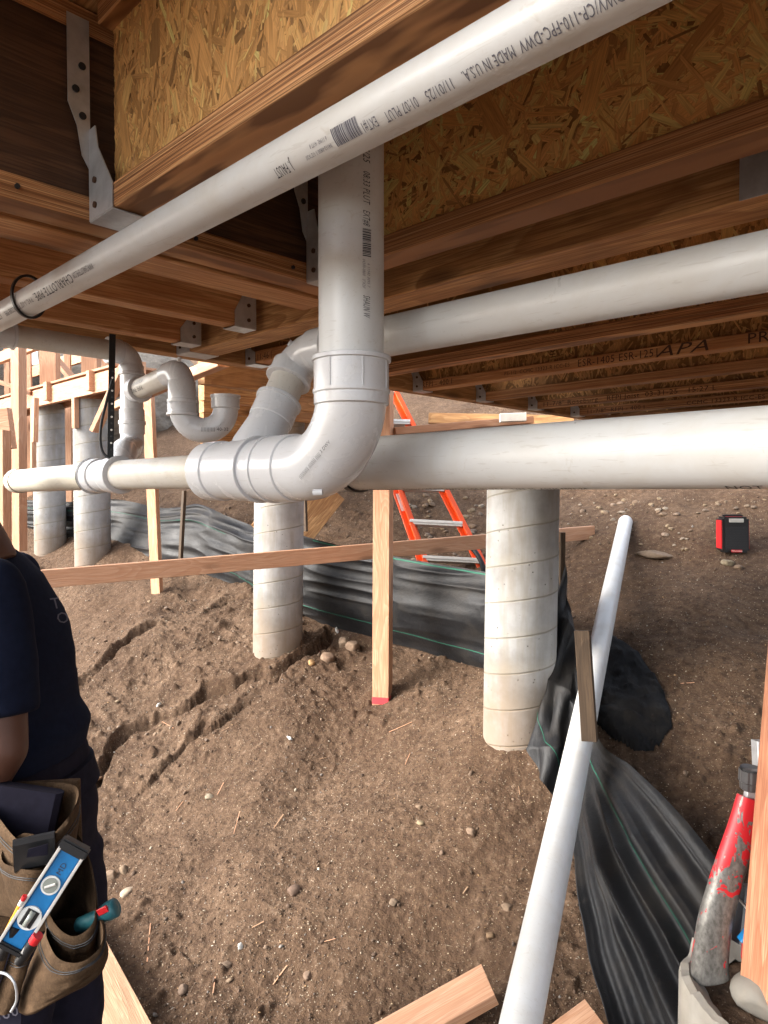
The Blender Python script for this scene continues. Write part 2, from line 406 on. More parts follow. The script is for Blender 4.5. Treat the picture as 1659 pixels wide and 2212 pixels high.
def fillet(pts, R_, n=14):
    pts = [Vector(p) for p in pts]; out = [pts[0]]
    for i in range(1, len(pts) - 1):
        a, b, c = pts[i - 1], pts[i], pts[i + 1]; d1 = (a - b).normalized(); d2 = (c - b).normalized()
        ang = d1.angle(d2); L = min(R_ / math.tan(ang / 2), (a - b).length * .98, (c - b).length * .98)
        rr = L * math.tan(ang / 2); cen = b + (d1 + d2).normalized() * (rr / math.sin(ang / 2)); s = b + d1 * L - cen; e = b + d2 * L - cen
        tot = math.pi - ang; ax = s.cross(e).normalized()
        for k in range(n + 1): out.append(cen + Matrix.Rotation(tot * k / n, 3, ax) @ s)
    out.append(pts[-1]); return out
def hub(name, a, b, r, mat, parent, lip=.0025, seg=56):
    """socket collar between a and b with a rolled lip at b"""
    a, b = Vector(a), Vector(b); t = (b - a); L = t.length; t = t / L
    prof = [(0, r * .965), (.0015, r), (L - .007, r), (L - .006, r + lip), (L - .001, r + lip), (L, r + lip - .001), (L + .0002, r - .004)]
    return tube(name, [a + t * s for s, _ in prof], [q for _, q in prof], mat, parent, seg)

def merge(parts):
    V = []; Fc = []; g = []
    for v, f, *c in parts:
        o = len(V); V += list(v); Fc += [tuple(i + o for i in q) for q in f]
        if c: g += list(c[0])
    return V, Fc, (g or None)
def bar(p0, p1, w, h, side=None, cham=.002, seg=1, endcut=None, warp=0):
    """sawn bar: V, F, grain coords. w along 'side', h along the third direction"""
    p0, p1 = Vector(p0), Vector(p1); t = (p1 - p0).normalized(); L = (p1 - p0).length
    s = Vector(side) if side else (Vector((0, 0, 1)).cross(t) if abs(t.z) < .95 else Vector((1, 0, 0)))
    s = (s - t * s.dot(t)).normalized(); u = t.cross(s)
    a, b, c = w / 2, h / 2, min(cham, w * .3, h * .3)
    sec = [(-a + c, -b), (a - c, -b), (a, -b + c), (a, b - c), (a - c, b), (-a + c, b), (-a, b - c), (-a, -b + c)]
    V = []; Fc = []; g = []; off = (random.uniform(0, 50), random.uniform(0, 50), random.uniform(0, 50))
    for i in range(seg + 1):
        x = L * i / seg; wob = s * (math.sin(x * 2.1 + off[0]) * warp)
        for q, r in sec: V.append(p0 + t * x + s * q + u * r + wob); g.append((x + off[0], q + off[1], r + off[2]))
    for i in range(seg):
        for k in range(8): k2 = (k + 1) % 8; Fc.append((i * 8 + k, i * 8 + k2, i * 8 + 8 + k2, i * 8 + 8 + k))
    Fc.append(tuple(range(7, -1, -1))); Fc.append(tuple(range(seg * 8, seg * 8 + 8)))
    return V, Fc, g
def lumber(name, p0, p1, w, h, mat, label=None, cat=None, group=None, parent=None, side=None, **k):
    V, Fc, g = bar(p0, p1, w, h, side, **k); o = mesh(name, V, Fc, mat, parent, gc=g)
    if label or cat: tag(o, label, cat, group)
    return o
def box(name, c, sx, sy, sz, mat, parent=None, ax=None, bev=.002):
    """box centred at c with half axes along ax (list of 3 unit vectors)"""
    ax = ax or (Vector((1, 0, 0)), Vector((0, 1, 0)), Vector((0, 0, 1))); c = Vector(c)
    bm = bmesh.new(); bmesh.ops.create_cube(bm, size=1)
    for v in bm.verts: v.co = Vector((v.co.x * sx, v.co.y * sy, v.co.z * sz))
    if bev: bmesh.ops.bevel(bm, geom=list(bm.edges), offset=min(bev, min(sx, sy, sz) * .3), segments=2, affect='EDGES')
    V = [c + ax[0] * v.co.x + ax[1] * v.co.y + ax[2] * v.co.z for v in bm.verts]; Fc = [[v.index for v in f.verts] for f in bm.faces]; bm.free()
    return mesh(name, V, Fc, mat, parent)
def boxd(c, sx, sy, sz, ax=None):
    ax = ax or (Vector((1, 0, 0)), Vector((0, 1, 0)), Vector((0, 0, 1))); c = Vector(c)
    V = [c + ax[0] * x * sx / 2 + ax[1] * y * sy / 2 + ax[2] * z * sz / 2 for x in (-1, 1) for y in (-1, 1) for z in (-1, 1)]
    return V, [(0, 1, 3, 2), (4, 6, 7, 5), (0, 4, 5, 1), (2, 3, 7, 6), (0, 2, 6, 4), (1, 5, 7, 3)]
def plate(poly, n, th):
    """extruded polygon: poly = points, n = normal"""
    n = Vector(n).normalized(); k = len(poly); V = [Vector(p) for p in poly] + [Vector(p) + n * th for p in poly]
    Fc = [tuple(range(k - 1, -1, -1)), tuple(range(k, 2 * k))] + [(i, (i + 1) % k, (i + 1) % k + k, i + k) for i in range(k)]
    return V, Fc

TXT = {}
def text_geo(s, size, maxlen=.003):
    cu = bpy.data.curves.new('t', 'FONT'); cu.body = s; cu.size = size; cu.resolution_u = 2; cu.align_x = 'LEFT'; cu.space_character = 1.08
    o = bpy.data.objects.new('t', cu); me = bpy.data.meshes.new_from_object(o)
    bm = bmesh.new(); bm.from_mesh(me); bmesh.ops.remove_doubles(bm, verts=bm.verts, dist=1e-6)
    if maxlen:
        for _ in range(5):
            e = [e for e in bm.edges if e.calc_length() > maxlen]
            if not e: break
            bmesh.ops.subdivide_edges(bm, edges=e, cuts=1); bmesh.ops.triangulate(bm, faces=bm.faces)
    V = [v.co.copy() for v in bm.verts]; Fc = [[v.index for v in f.verts] for f in bm.faces]
    bm.free(); bpy.data.objects.remove(o); bpy.data.meshes.remove(me); bpy.data.curves.remove(cu); return V, Fc
def bars_geo(L, h, n=26):
    V = []; Fc = []; x = 0; st = random.Random(3)
    while x < L:
        w = st.choice([.6, .6, 1.2, 1.8]) * L / n / 1.6; m = 4
        for k in range(m):
            o = len(V); V += [Vector((x, h * k / m, 0)), Vector((x + w, h * k / m, 0)), Vector((x + w, h * (k + 1) / m, 0)), Vector((x, h * (k + 1) / m, 0))]; Fc.append((o, o + 1, o + 2, o + 3))
        x += w + st.choice([.6, 1.2]) * L / n / 1.6
    return V, Fc
def wrap(parent, items, p, t, n0, r, mat=None, name='printed_lettering', lift=.0004, slant=0):
    """items: (text or None for barcode, size, along, v) printed on a cylinder whose axis passes p; t = reading direction"""
    p, t, n0 = Vector(p), Vector(t).normalized(), Vector(n0); n0 = (n0 - t * n0.dot(t)).normalized(); y = n0.cross(t); A = []
    for s, size, al, v0, *wd in items:
        V, Fc = bars_geo(size[0], size[1]) if s is None else text_geo(s, size)
        if wd: k = wd[0] / max(q.x for q in V); V = [Vector((q.x * k, q.y, 0)) for q in V]
        A.append(([p + t * (q.x + al + slant * q.y) + (n0 * math.cos((q.y + v0) / r) + y * math.sin((q.y + v0) / r)) * (r + lift) for q in V], Fc))
    V, Fc, _ = merge(A); return mesh(name, V, Fc, mat or mInk, parent)
def flattext(parent, s, size, o, t, u, mat, name='printed_lettering', lift=.0005, stretch=1.0, shear=0):
    o, t, u = Vector(o), Vector(t).normalized(), Vector(u).normalized(); n = t.cross(u); V, Fc = text_geo(s, size, 0)
    return mesh(name, [o + t * (q.x * stretch + shear * q.y) + u * q.y + n * lift for q in V], Fc, mat, parent)

# ------------------------------------------------------------------ ground
def build_ground():
    az = np.concatenate([np.linspace(-180, -36, 40, endpoint=False), np.linspace(-36, 36, 620, endpoint=False), np.linspace(36, 180, 41)])
    rr = np.concatenate([[.02], np.geomspace(.3, 1.4, 20, endpoint=False), np.geomspace(1.4, 9, 880, endpoint=False), np.geomspace(9, 300, 110)])
    A, Rr = np.meshgrid(np.radians(az), rr); x = Rr * np.sin(A); d = Rr * np.cos(A)
    X = x * cy_ - d * sy_; Y = x * sy_ + d * cy_; Z = ground(X, Y); n, m = X.shape
    V = np.stack([X, Y, Z], -1).reshape(-1, 3); I = np.arange(n * m).reshape(n, m)
    Fq = np.stack([I[:-1, :-1], I[1:, :-1], I[1:, 1:], I[:-1, 1:]], -1).reshape(-1, 4)[:, ::-1]
    o = mesh('ground', V, Fq, mDirt, None, True, origin=(0, 0, 0)); o['kind'] = 'structure'
build_ground()

ICO = None
def ico(sub=1):
    bm = bmesh.new(); bmesh.ops.create_icosphere(bm, subdivisions=sub, radius=1); V = np.array([v.co[:] for v in bm.verts]); Fc = np.array([[v.index for v in f.verts] for f in bm.faces]); bm.free(); return V, Fc
bm_ = bmesh.new(); bmesh.ops.create_icosphere(bm_, subdivisions=1, radius=1); bm_.free(); I1 = ico(1); I2 = ico(2); I3 = ico(3)
def rotm():
    q = rng.normal(size=4); q /= np.linalg.norm(q); w, x, y, z = q
    return np.array([[1-2*(y*y+z*z), 2*(x*y-z*w), 2*(x*z+y*w)], [2*(x*y+z*w), 1-2*(x*x+z*z), 2*(y*z-x*w)], [2*(x*z-y*w), 2*(y*z+x*w), 1-2*(x*x+y*y)]])
STC = [(.24, .18, .12), (.17, .12, .08), (.28, .24, .18), (.12, .09, .07), (.30, .19, .10), (.22, .20, .18), (.45, .39, .30)]
def scatter_stones():
    n = 60000; az = np.radians(rng.uniform(-33, 33, n)); d = 1.72 + 6.5 * rng.random(n) ** 1.7; x = d * np.tan(az); X = x * cy_ - d * sy_; Y = x * sy_ + d * cy_
    den = vnoise(X * .9, Y * .9, 90) + .5 * vnoise(X * 4, Y * 4, 91); k = np.where(den > rng.uniform(-1.1, .9, n))[0][:26000]; X, Y, d = X[k], Y[k], d[k]; n = len(k); Z = ground(X, Y)
    crumb = rng.random(n) < .66; s = .0018 + .0036 * rng.random(n) ** 3 + np.where(rng.random(n) < .012, .008 * rng.random(n), 0); s = s * np.where(crumb, 1.15, .85) * (.7 + d * .16)
    pal = np.array(STC); cr = np.array([(.13, .088, .060), (.095, .062, .042), (.17, .12, .083), (.07, .045, .030)])
    V = np.empty((n, 12, 3)); C = np.empty((n, 12, 3)); v0, f0 = ICO0
    for i in range(n):
        v = v0 * (1 + .25 * rng.normal(size=(12, 1))) * np.array([1, .8, .6]) * s[i]; V[i] = v @ rotm().T + (X[i], Y[i], Z[i] + s[i] * .2)
        C[i] = (cr[rng.integers(4)] if crumb[i] else pal[rng.integers(len(pal))]) * rng.uniform(.75, 1.25)
    Fc = (f0[None] + (np.arange(n) * 12)[:, None, None]).reshape(-1, 3)
    ob = mesh('gravel', V.reshape(-1, 3), Fc, mStone, None, False, col=C.reshape(-1, 3), origin=(0, 0, 0)); ob['kind'] = 'stuff'
    ob['label'] = 'small loose pebbles and soil crumbs scattered over the brown dirt slope'; ob['category'] = 'gravel'
    V = []; Fc = []; Cc = []; o = 0; n = 2600
    az = np.radians(rng.uniform(-33, 33, n)); d = 1.8 + 5 * rng.random(n) ** 1.6; x = d * np.tan(az); X = x * cy_ - d * sy_; Y = x * sy_ + d * cy_; Z = ground(X, Y); q_ = vnoise(X * .8, Y * .8, 190)
    for i in range(n):
        if q_[i] < random.uniform(-.8, .6): continue
        L = random.uniform(.003, .009) if random.random() < .95 else random.uniform(.010, .03); w = random.uniform(.0012, .0035) if L < .01 else random.uniform(.001, .002); a = random.uniform(0, math.pi)
        t = Vector((math.cos(a), math.sin(a), random.uniform(-.25, .25))); s_ = Vector((-t.y, t.x, random.uniform(-.3, .3))); c0 = Vector((X[i], Y[i], Z[i] + .003)); k = L / 2
        b = [c0 - t * k - s_ * w * .4, c0 + t * k - s_ * w * .2, c0 + t * k * .9 + s_ * w * .5, c0 - t * k * .8 + s_ * w * .5, c0 + Vector((0, 0, w * .7))]
        V += [tuple(q) for q in b]; Fc += [(o, o + 1, o + 4), (o + 1, o + 2, o + 4), (o + 2, o + 3, o + 4), (o + 3, o, o + 4)]; o += 5
        c = random.choice([(.55, .42, .26), (.62, .52, .38), (.42, .27, .14), (.7, .66, .58)]); Cc += [c] * 5
    ob = mesh('wood_shavings', V, np.array(Fc), mStone, None, False, col=Cc, origin=(0, 0, 0)); ob['kind'] = 'stuff'
    ob['label'] = 'tiny pale wood chips and sawdust strewn on the dirt'; ob['category'] = 'wood shavings'
ICO0 = ico(1)
scatter_stones()
def stone(X, Y, w, col, label, flat=.65, group='stones lying on the dirt slope', name='stone', sink=.3):
    """w = width in picture units"""
    p = G(X, Y); d = -p.x * sy_ + p.y * cy_; s = w / 2 / F * d * .85; sink = .4 if sink == .3 else sink
    v = I3[0].copy(); nn = 0
    for k in range(7):
        dr = rng.normal(size=3); dr /= np.linalg.norm(dr); h = v @ dr; lim = random.uniform(.55, .85); v = v - np.outer(np.clip(h - lim, 0, None), dr) * .9
    v += .05 * np.stack([vnoise(v[:, 0] * 3 + 5 * k, v[:, 1] * 3 + v[:, 2] * 2, k + int(X)) for k in range(3)], -1)
    v = v * np.array([1.15, .85, flat]) * s; a = random.uniform(0, 6.3); ca, sa = math.cos(a), math.sin(a)
    v = v @ np.array([[ca, sa, 0], [-sa, ca, 0], [0, 0, 1]]); v = v + np.array([p.x, p.y, p.z + s * flat * (1 - 2 * sink) ])
    c = np.repeat(np.array([col]) * .72, len(v), 0) * (1 + .12 * rng.normal(size=(len(v), 1)))
    return tag(mesh(name, v, I3[1].copy(), mStone, None, True, col=np.clip(c, 0, 1)), label, 'stone', group)
T1, T2, T3, T4 = (.36, .27, .17), (.26, .18, .12), (.42, .38, .31), (.5, .30, .13)
stone(1571, 1217, 32, (.36, .30, .20), 'large rounded tan stone on the dark dirt at right, below the speaker box')
stone(1595, 1226, 22, T2, 'small brown stone touching the big tan stone at right')
stone(742, 1390, 34, (.40, .29, .2), 'pale rounded stone leaning in the hollow under the black fabric', 1.1)
stone(762, 1398, 40, (.32, .22, .15), 'brown slab stone right of the pale stone under the black fabric', .8)
stone(708, 1425, 46, (.30, .20, .135), 'long brown stone at the upper end of the soil crack', .7)
stone(672, 1432, 24, T4, 'small orange stone at the upper end of the soil crack')
stone(452, 1720, 26, (.33, .28, .2), 'egg-sized grey tan stone alone on the upper left of the open dirt')
stone(905, 1745, 20, (.34, .24, .16), 'small round brown stone in the middle of the open dirt')
stone(275, 1925, 40, (.55, .45, .33), 'flat pale crumbled lump beside the tool pouch', .4)
stone(238, 1890, 38, T2, 'dark brown clod above the flat pale lump beside the tool pouch', .8)
stone(268, 1878, 30, (.24, .17, .11), 'small clod behind the dark clod beside the tool pouch', .7)
stone(395, 2140, 32, (.20, .14, .10), 'dark clod near the bottom edge, left of centre')
stone(488, 2085, 28, (.24, .17, .12), 'brown stone above the dark clod near the bottom edge')
stone(496, 2120, 18, (.28, .2, .13), 'small brown pebble-like stone near the bottom centre')
stone(637, 1925, 40, (.17, .11, .08), 'dark broken clod in the middle of the lower dirt', .6)
stone(850, 1955, 26, (.22, .16, .11), 'grey brown stone on the lower dirt left of the leaning pipe')
stone(1095, 1965, 30, T2, 'brown stone beside the leaning pipe, near the lower right')
stone(1060, 2025, 26, (.28, .18, .1), 'orange brown stone just left of the leaning pipe near the bottom')
stone(1017, 1800, 30, (.25, .17, .115), 'embedded brown stone near the middle of the leaning pipe')
stone(908, 1780, 20, (.45, .36, .22), 'yellowish small stone on the open dirt in the middle')
stone(665, 2110, 28, (.25, .17, .12), 'round clod at the bottom centre of the dirt')
stone(1415, 1200, 88, (.26, .19, .13), 'wide flat stone half buried right of the leaning pipe top', .25)
stone(1130, 1175, 0.1, T1, 'tiny stone behind the large concrete pier') if 0 else None
for i in range(46):
    X = random.uniform(1225, 1500); Y = 1085 + 110 * random.random() + (0 if X < 1400 else -5)
    stone(X, Y, random.uniform(7, 20), random.choice([T1, T2, (.3, .22, .16), (.4, .33, .25)]), 'fist-sized stone in the rubble on the bank behind the large pier', .7, 'rubble stones on the bank')
for i in range(34):
    X = random.uniform(560, 720); Y = random.uniform(1290, 1400); X -= (Y - 1290) * .9
    stone(X, Y, random.uniform(6, 17), random.choice([T1, T2, (.3, .22, .16)]), 'small stone in the eroded gully left of the middle pier', .7, 'gully stones')
for i in range(40):
    X = random.uniform(870, 1045); Y = random.uniform(1070, 1215)
    stone(X, Y, random.uniform(8, 22), random.choice([T1, T2, (.22, .17, .13), (.4, .33, .25)]), 'stone in the rubble on the bank behind the ladder', .7, 'rubble stones behind the ladder')
for i in range(30):
    X = random.uniform(1290, 1655); Y = random.uniform(1070, 1110)
    stone(X, Y, random.uniform(5, 15), random.choice([T1, T2, (.26, .19, .13), (.2, .15, .11)]), 'stone along the top of the bank under the large pipe', .7, 'stones along the top of the bank')
for i in range(60):
    X = random.uniform(190, 700); Y = random.uniform(1240, 1600)
    if vnoise(X * .012, Y * .012, 5) < 0: continue
    stone(X, Y, random.uniform(5, 14), random.choice([T1, T2, (.3, .22, .16), (.22, .16, .12)]), 'small stone or clod near the soil cracks at left', .7, 'clods around the soil cracks')
# bits of wood on the dirt
def splinter(X, Y, X2, Y2, w, mat, label):
    a = G(X, Y, .004); b = G(X2, Y2, .006); V, Fc, g = bar(a, b, w, w * .5, cham=.0003); tag(mesh('wood_splinter', V, Fc, mat, gc=g), label, 'wood splinter', 'splinters on the dirt')
SP = [(505,1802,518,1755), (592,1790,612,1758), (318,2080,325,1998), (470,1715,483,1690), (460,1590,495,1573), (840,1580,890,1560), (875,1650,886,1625), (545,2010,570,1998), (460,2150,465,2115), (590,2130,620,2090),
      (1000,1935,1010,1920), (1470,1478,1500,1478), (350,1560,375,1575), (690,1640,705,1634), (1120,1700,1123,1720), (700,2040,725,2033), (380,1750,395,1730)]
for q in SP: splinter(*q, random.uniform(.0022, .0045), random.choice([mPost, mPlank, mPost]), 'thin pale wood splinter lying on the dirt')
splinter(198, 1690, 218, 1682, .02, mPlank, 'short pale wood offcut behind the belt of the person')
for X, Y, lb_ in ((626, 1597, 'white scrap alone on the open dirt left of the red-footed post'), (728, 1363, 'crumpled white scrap under the fabric between middle pier and post'), (343, 1525, 'white scrap between the two long soil cracks'), (1198, 2035, 'white scrap right of the loose leaning pipe near the bottom'), (520, 2050, 'white scrap on the lower dirt right of the tool pouch')):
    p = G(X, Y, .006); V = []; 
    v = I2[0] * np.array([.018, .011, .006]) * random.uniform(.8, 1.2); v = v * (1 + .5 * rng.normal(size=(len(v), 1)) * .5) @ rotm().T + np.array(p)
    tag(mesh('plastic_scrap', v, I2[1].copy(), mWhite, None, False), lb_, 'scrap', 'white scraps on the dirt')

# ------------------------------------------------------------------ concrete piers
def pier(X, ytop, Y, d, dia, label, top=None, lean=0):
    b = P(X, Y, d); gz = float(ground(b.x, b.y)); zt = top; L = (zt - gz) + .45; base = Vector((b.x, b.y, gz - .45)); r = dia / 2
    n = 40; seg = 72; pts = [base + Vector((lean * cy_, lean * sy_, 0)) * (i / n * L) + Vector((0, 0, i / n * L)) for i in range(n + 1)]
    V, Fc = tube_data(pts, r, seg)
    o = mesh('concrete_pier', V, Fc, mConc, None, True, origin=(b.x, b.y, gz - .12), autos=40)
    return tag(o, label, 'concrete pier', 'round concrete piers')
pier(1118, 1065, 1600, 2.95, .305, 'thick grey concrete pier standing nearest, right of centre behind the large pipe', top=.115, lean=.012)
pier(598, 1065, 1405, 4.2, .300, 'mottled white concrete pier in the middle, behind the pipe fittings', top=.62, lean=.014)
pier(201, 865, 1215, 6.06, .300, 'white concrete pier second from the left under the timber beam', top=.80)
pier(109, 880, 1180, 6.8, .290, 'grey concrete pier farthest left beside the upright studs', top=.86)

# ------------------------------------------------------------------ floor framing
ZB = .395; FT = .035; FW = .056; JH = .302; ZT = ZB + JH
def osb_web(parent, x0, x1, yf, name='web', flakes=2400, xf=None, tone=1.0, vert=True, z0=ZB + FT - .004, z1=ZT - FT + .004, yb=None, facing=-1):
    """core board plus the strands pressed into its face"""
    th = .011; V = []; Fc = []; C = []; g = []
    b, f = boxd(((x0 + x1) / 2, yf + th / 2, (z0 + z1) / 2), x1 - x0, th, z1 - z0); V += [tuple(q) for q in b]; Fc += f; C += [(.27, .145, .045)] * 8; g += [(q.x, q.y, q.z) for q in b]
    xf = xf or (x0, x1); r = random
    for k in range(flakes):
        cx = r.uniform(*xf); cz = r.uniform(z0, z1); L = r.uniform(.015, .06) * (1.5 if r.random() < .12 else 1); w = r.uniform(.003, .012)
        if r.random() < .25: L *= .5; w *= .5
        if r.random() < .035: L = r.uniform(.06, .11); w = r.uniform(.018, .035)
        a = r.gauss(math.pi / 2, .45) if vert else r.uniform(0, math.pi)
        if r.random() < .2: a = r.uniform(0, math.pi)
        ca, sa = math.cos(a), math.sin(a); y0 = yf - r.uniform(.0001, .0018); tilt = r.uniform(-.0006, .0006)
        t = r.random(); c = (.58 + .20 * t, .31 + .13 * t, .105 + .06 * t); kk = r.uniform(.66, 1.2) * tone
        if r.random() < .08: kk *= .45
        if r.random() < .08: kk *= 1.35
        c = tuple(min(q * kk, .8) for q in c); o = len(V); off = r.uniform(0, 40)
        pts = [(-L/2, -w*r.uniform(.1,.5)), (-L*.4, -w/2), (L*.42, -w*r.uniform(.3,.5)), (L/2, w*r.uniform(-.4,.3)), (L*.38, w/2), (-L*.45, w*r.uniform(.3,.5))]
        for i, (p, q) in enumerate(pts):
            V.append((min(max(cx + p * ca - q * sa, x0 + .001), x1 - .012), y0 + (tilt if i % 2 else -tilt) * .6 + tilt * (p / L), min(max(cz + p * sa + q * ca, z0 + .0005), z1 - .0005))); C.append(c); g.append((p + off, q + off, 0))
        Fc.append(tuple(o + i for i in range(6)))
    if facing < 0: pass
    return mesh(name, V, Fc, mOSB, parent, False, gc=g, col=C)
def ijoist_x(y, x0, x1, label, flakes, xf, fm=mLVL, tone=1.0, name='wood_i_joist', vert=True):
    """y = near edge of the bottom flange; the joist runs along X"""
    yc = y + FW / 2; t = thing(name, ((x0 + x1) / 2, yc, ZB), label, 'joist', 'engineered joists running toward the camera')
    for nm, z in (('bottom_flange', ZB + FT / 2), ('top_flange', ZT - FT / 2)):
        V, Fc, g = bar((x0, yc, z), (x1, yc, z), FW, FT, side=(0, 1, 0), seg=12, cham=.0025); mesh(nm, V, Fc, fm, t, gc=g)
    osb_web(t, x0 + .002, x1 - .01, yc - .0055, flakes=flakes, xf=xf, tone=tone, vert=vert)
    return t
def child(t, nm):
    for c in t.children:
        if c.name.split('.')[0] == nm: return c
J1 = ijoist_x(.430, -.985, 1.9, 'nearest floor joist, its end cut square in the steel hanger at upper left', 6500, (-.98, .35), mLVL, 1.1)
# joist 1 shows plies on its side: put a laminated flange over it
J2 = ijoist_x(.835, -.985, 1.9, 'floor joist with broad strand board web crossing behind the vertical pipe to upper right', 6500, (-.98, .75), mLVL, 1.35, vert=False)
J3 = ijoist_x(1.655, -1.80, 2.2, 'floor joist just under the sloping pipe at right, tallest strand board strip', 3600, (-1.0, .9), mLVL, 1.0)
J4 = ijoist_x(2.02, -1.80, 2.4, 'floor joist stamped with large approval letters, second below the sloping pipe', 3400, (-1.78, .8), mWoodJ, 1.0)
J5 = ijoist_x(2.43, -1.80, 2.4, 'plain floor joist directly behind the stamped one at right', 2600, (-1.78, .6), mLVL, 1.0)
J6 = ijoist_x(2.84, -1.80, 2.4, 'floor joist with maker name and date stamped on its lower flange', 2000, (-1.78, .5), mLVL, 1.0)
J7 = ijoist_x(3.24, -1.80, 2.4, 'farthest visible floor joist just above the large pipe', 1600, (-1.78, .4), mLVL, 1.0)
J8 = ijoist_x(3.64, -1.80, 2.4, 'last floor joist, mostly hidden behind the others above the large pipe', 300, (-1.78, 0), mLVL, 1.0)
def stamp(J, y, Xi, s, size, dz=.008, st=1.0, sh=0, zz=ZB):
    flattext(child(J, 'bottom_flange'), s, size, (Xat(Xi, y), y, zz + dz), (1, 0, 0), (0, 0, 1), mStamp, stretch=st, shear=sh)
stamp(J4, 2.02, 882, '7/8"  RFPI - 400 I', .029, st=1.0); stamp(J4, 2.02, 1088, 'PS-1/2  CCMC 13323-R ICC-ES', .018, .010, 1.0)
stamp(J4, 2.02, 1245, 'ESR-1405 ESR-1251', .033, .005, .92); stamp(J4, 2.02, 1412, 'APA', .046, .001, 1.7, .5); stamp(J4, 2.02, 1608, 'PR-L256', .040, .004, 1.2)
stamp(J6, 2.84, 1170, '11-7/8" Roseburg', .028, .005, 1.3); stamp(J6, 2.84, 1308, 'RFPI Joist  03-31-25   15:27 L', .028, .005, 1.25)
stamp(J7, 3.24, 1265, '11-7/8"  RFPI - 400 I', .028, .004, 1.2); stamp(J7, 3.24, 1480, 'CCMC 13323-R ICC-ES ESR', .026, .004, 1.2)
def webstamp(J, y, Xi, s, size, z=ZB + .05):
    yw = y + FW / 2 - .0055 - .0013; flattext(child(J, 'web'), s, size, (Xat(Xi, yw), yw, z), (0, 0, 1), (-1, 0, 0), mStamp, name='web_stamp')
webstamp(J3, 1.655, 1300, 'ES5 24', .020); webstamp(J3, 1.655, 1325, 'FPI-4', .020); webstamp(J3, 1.655, 1352, '18 D5', .022); webstamp(J3, 1.655, 1046, 'OC', .02)
webstamp(J4, 2.02, 1198, 'IIC0', .03)

# header 1 along Y near the upper left corner: flanges and a dark web
def ijoist_y(x, y0, y1, label, name='wood_i_joist', webm=mDarkPly, fm=mWoodJ, fw=.06, fh=FT, cat='header', grp='headers crossing the joists', zb=ZB, h=JH):
    """x = face nearest the camera"""
    xc = x - fw / 2; t = thing(name, (xc, (y0 + y1) / 2, zb), label, cat, grp)
    for nm, z in (('bottom_flange', zb + fh / 2), ('top_flange', zb + h - fh / 2)):
        V, Fc, g = bar((xc, y0, z), (xc, y1, z), fw, fh, side=(1, 0, 0), seg=8, cham=.0025); mesh(nm, V, Fc, fm, t, gc=g)
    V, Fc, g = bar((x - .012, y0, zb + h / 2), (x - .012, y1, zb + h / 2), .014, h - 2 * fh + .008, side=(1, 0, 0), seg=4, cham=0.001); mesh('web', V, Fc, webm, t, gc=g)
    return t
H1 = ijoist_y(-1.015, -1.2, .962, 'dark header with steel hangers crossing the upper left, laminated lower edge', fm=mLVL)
for (yy, zz) in ((-.10, .60), (-.20, .47), (-.02, .44), (.02, .53), (.65, .50), (-.35, .55)):
    tube('nail_head', [(-1.0155, yy, zz), (-1.0185 + .006, yy, zz)], .004, mGalv, child(H1, 'web'), 10)
for yy in (-.6, -.25, .08, .33, .6, .8):
    tube('nail_head', [(-1.0145, yy, ZB + .018), (-1.011, yy, ZB + .018)], .0035, mRubber, child(H1, 'bottom_flange'), 10)
# solid members running along Y behind header 1
def beam_y(x, y0, y1, w, label, mat=mWoodJ, zb=ZB, h=.286, grp='solid beams behind the first header'):
    return lumber('timber_beam', (x - w / 2, y0, zb + h / 2), (x - w / 2, y1, zb + h / 2), w, h, mat, label, 'beam', grp, side=(1, 0, 0), seg=6)
beam_y(-1.095, -1.6, .962, .088, 'doubled timber beam directly behind the dark header at left')
beam_y(-1.395, -2.0, .962, .045, 'timber beam whose hanger sits left of the vertical pipe, knot at its left end')
beam_y(-1.645, -2.4, .962, .045, 'timber beam ending in the hanger above the elbow of the thin drain')
# main beam along X
MB = lumber('timber_beam', (-1.795, 1.054, ZB + .140), (2.2, 1.054, ZB + .140), .088, .286, mWoodB, 'wide knotty timber beam between the vertical pipe and the right edge, above the sloping pipe', 'beam', 'solid beams along the joists', side=(0, 1, 0), seg=10)
B5 = beam_y(-1.81, -2.6, 3.8, .055, 'long low header closing the joist ends, running left to right behind the pipes', mWoodB)
H3 = ijoist_x(1.243, -1.80, -.9, 'short joist stamped with a time, in its own hanger left of the vertical pipe', 200, (-1.7, -1.0), mWoodJ)
flattext(child(H3, 'bottom_flange'), '25     11:46 |', .026, (Xat(528, 1.243), 1.243, ZB + .006), (1, 0, 0), (0, 0, 1), mStamp)
# bay beyond the low header
for i in range(10):
    x = -2.25 - .4 * i; y0 = .60 * -x
    lumber('timber_beam', (x, y0, ZB + .13), (x, min(-1.0 * x, 4.2), ZB + .13), .045, .26, mWoodB, 'dark floor timber in the far bay behind the trap', 'beam', 'floor timbers of the far bay', side=(1, 0, 0))
lumber('timber_beam', (-1.9, 1.22, ZB + .02), (-3.3, 1.50, ZB + .02), .04, .035, mPost, 'pale strip of lumber catching light behind the trap', 'beam', side=(0, 1, 0))
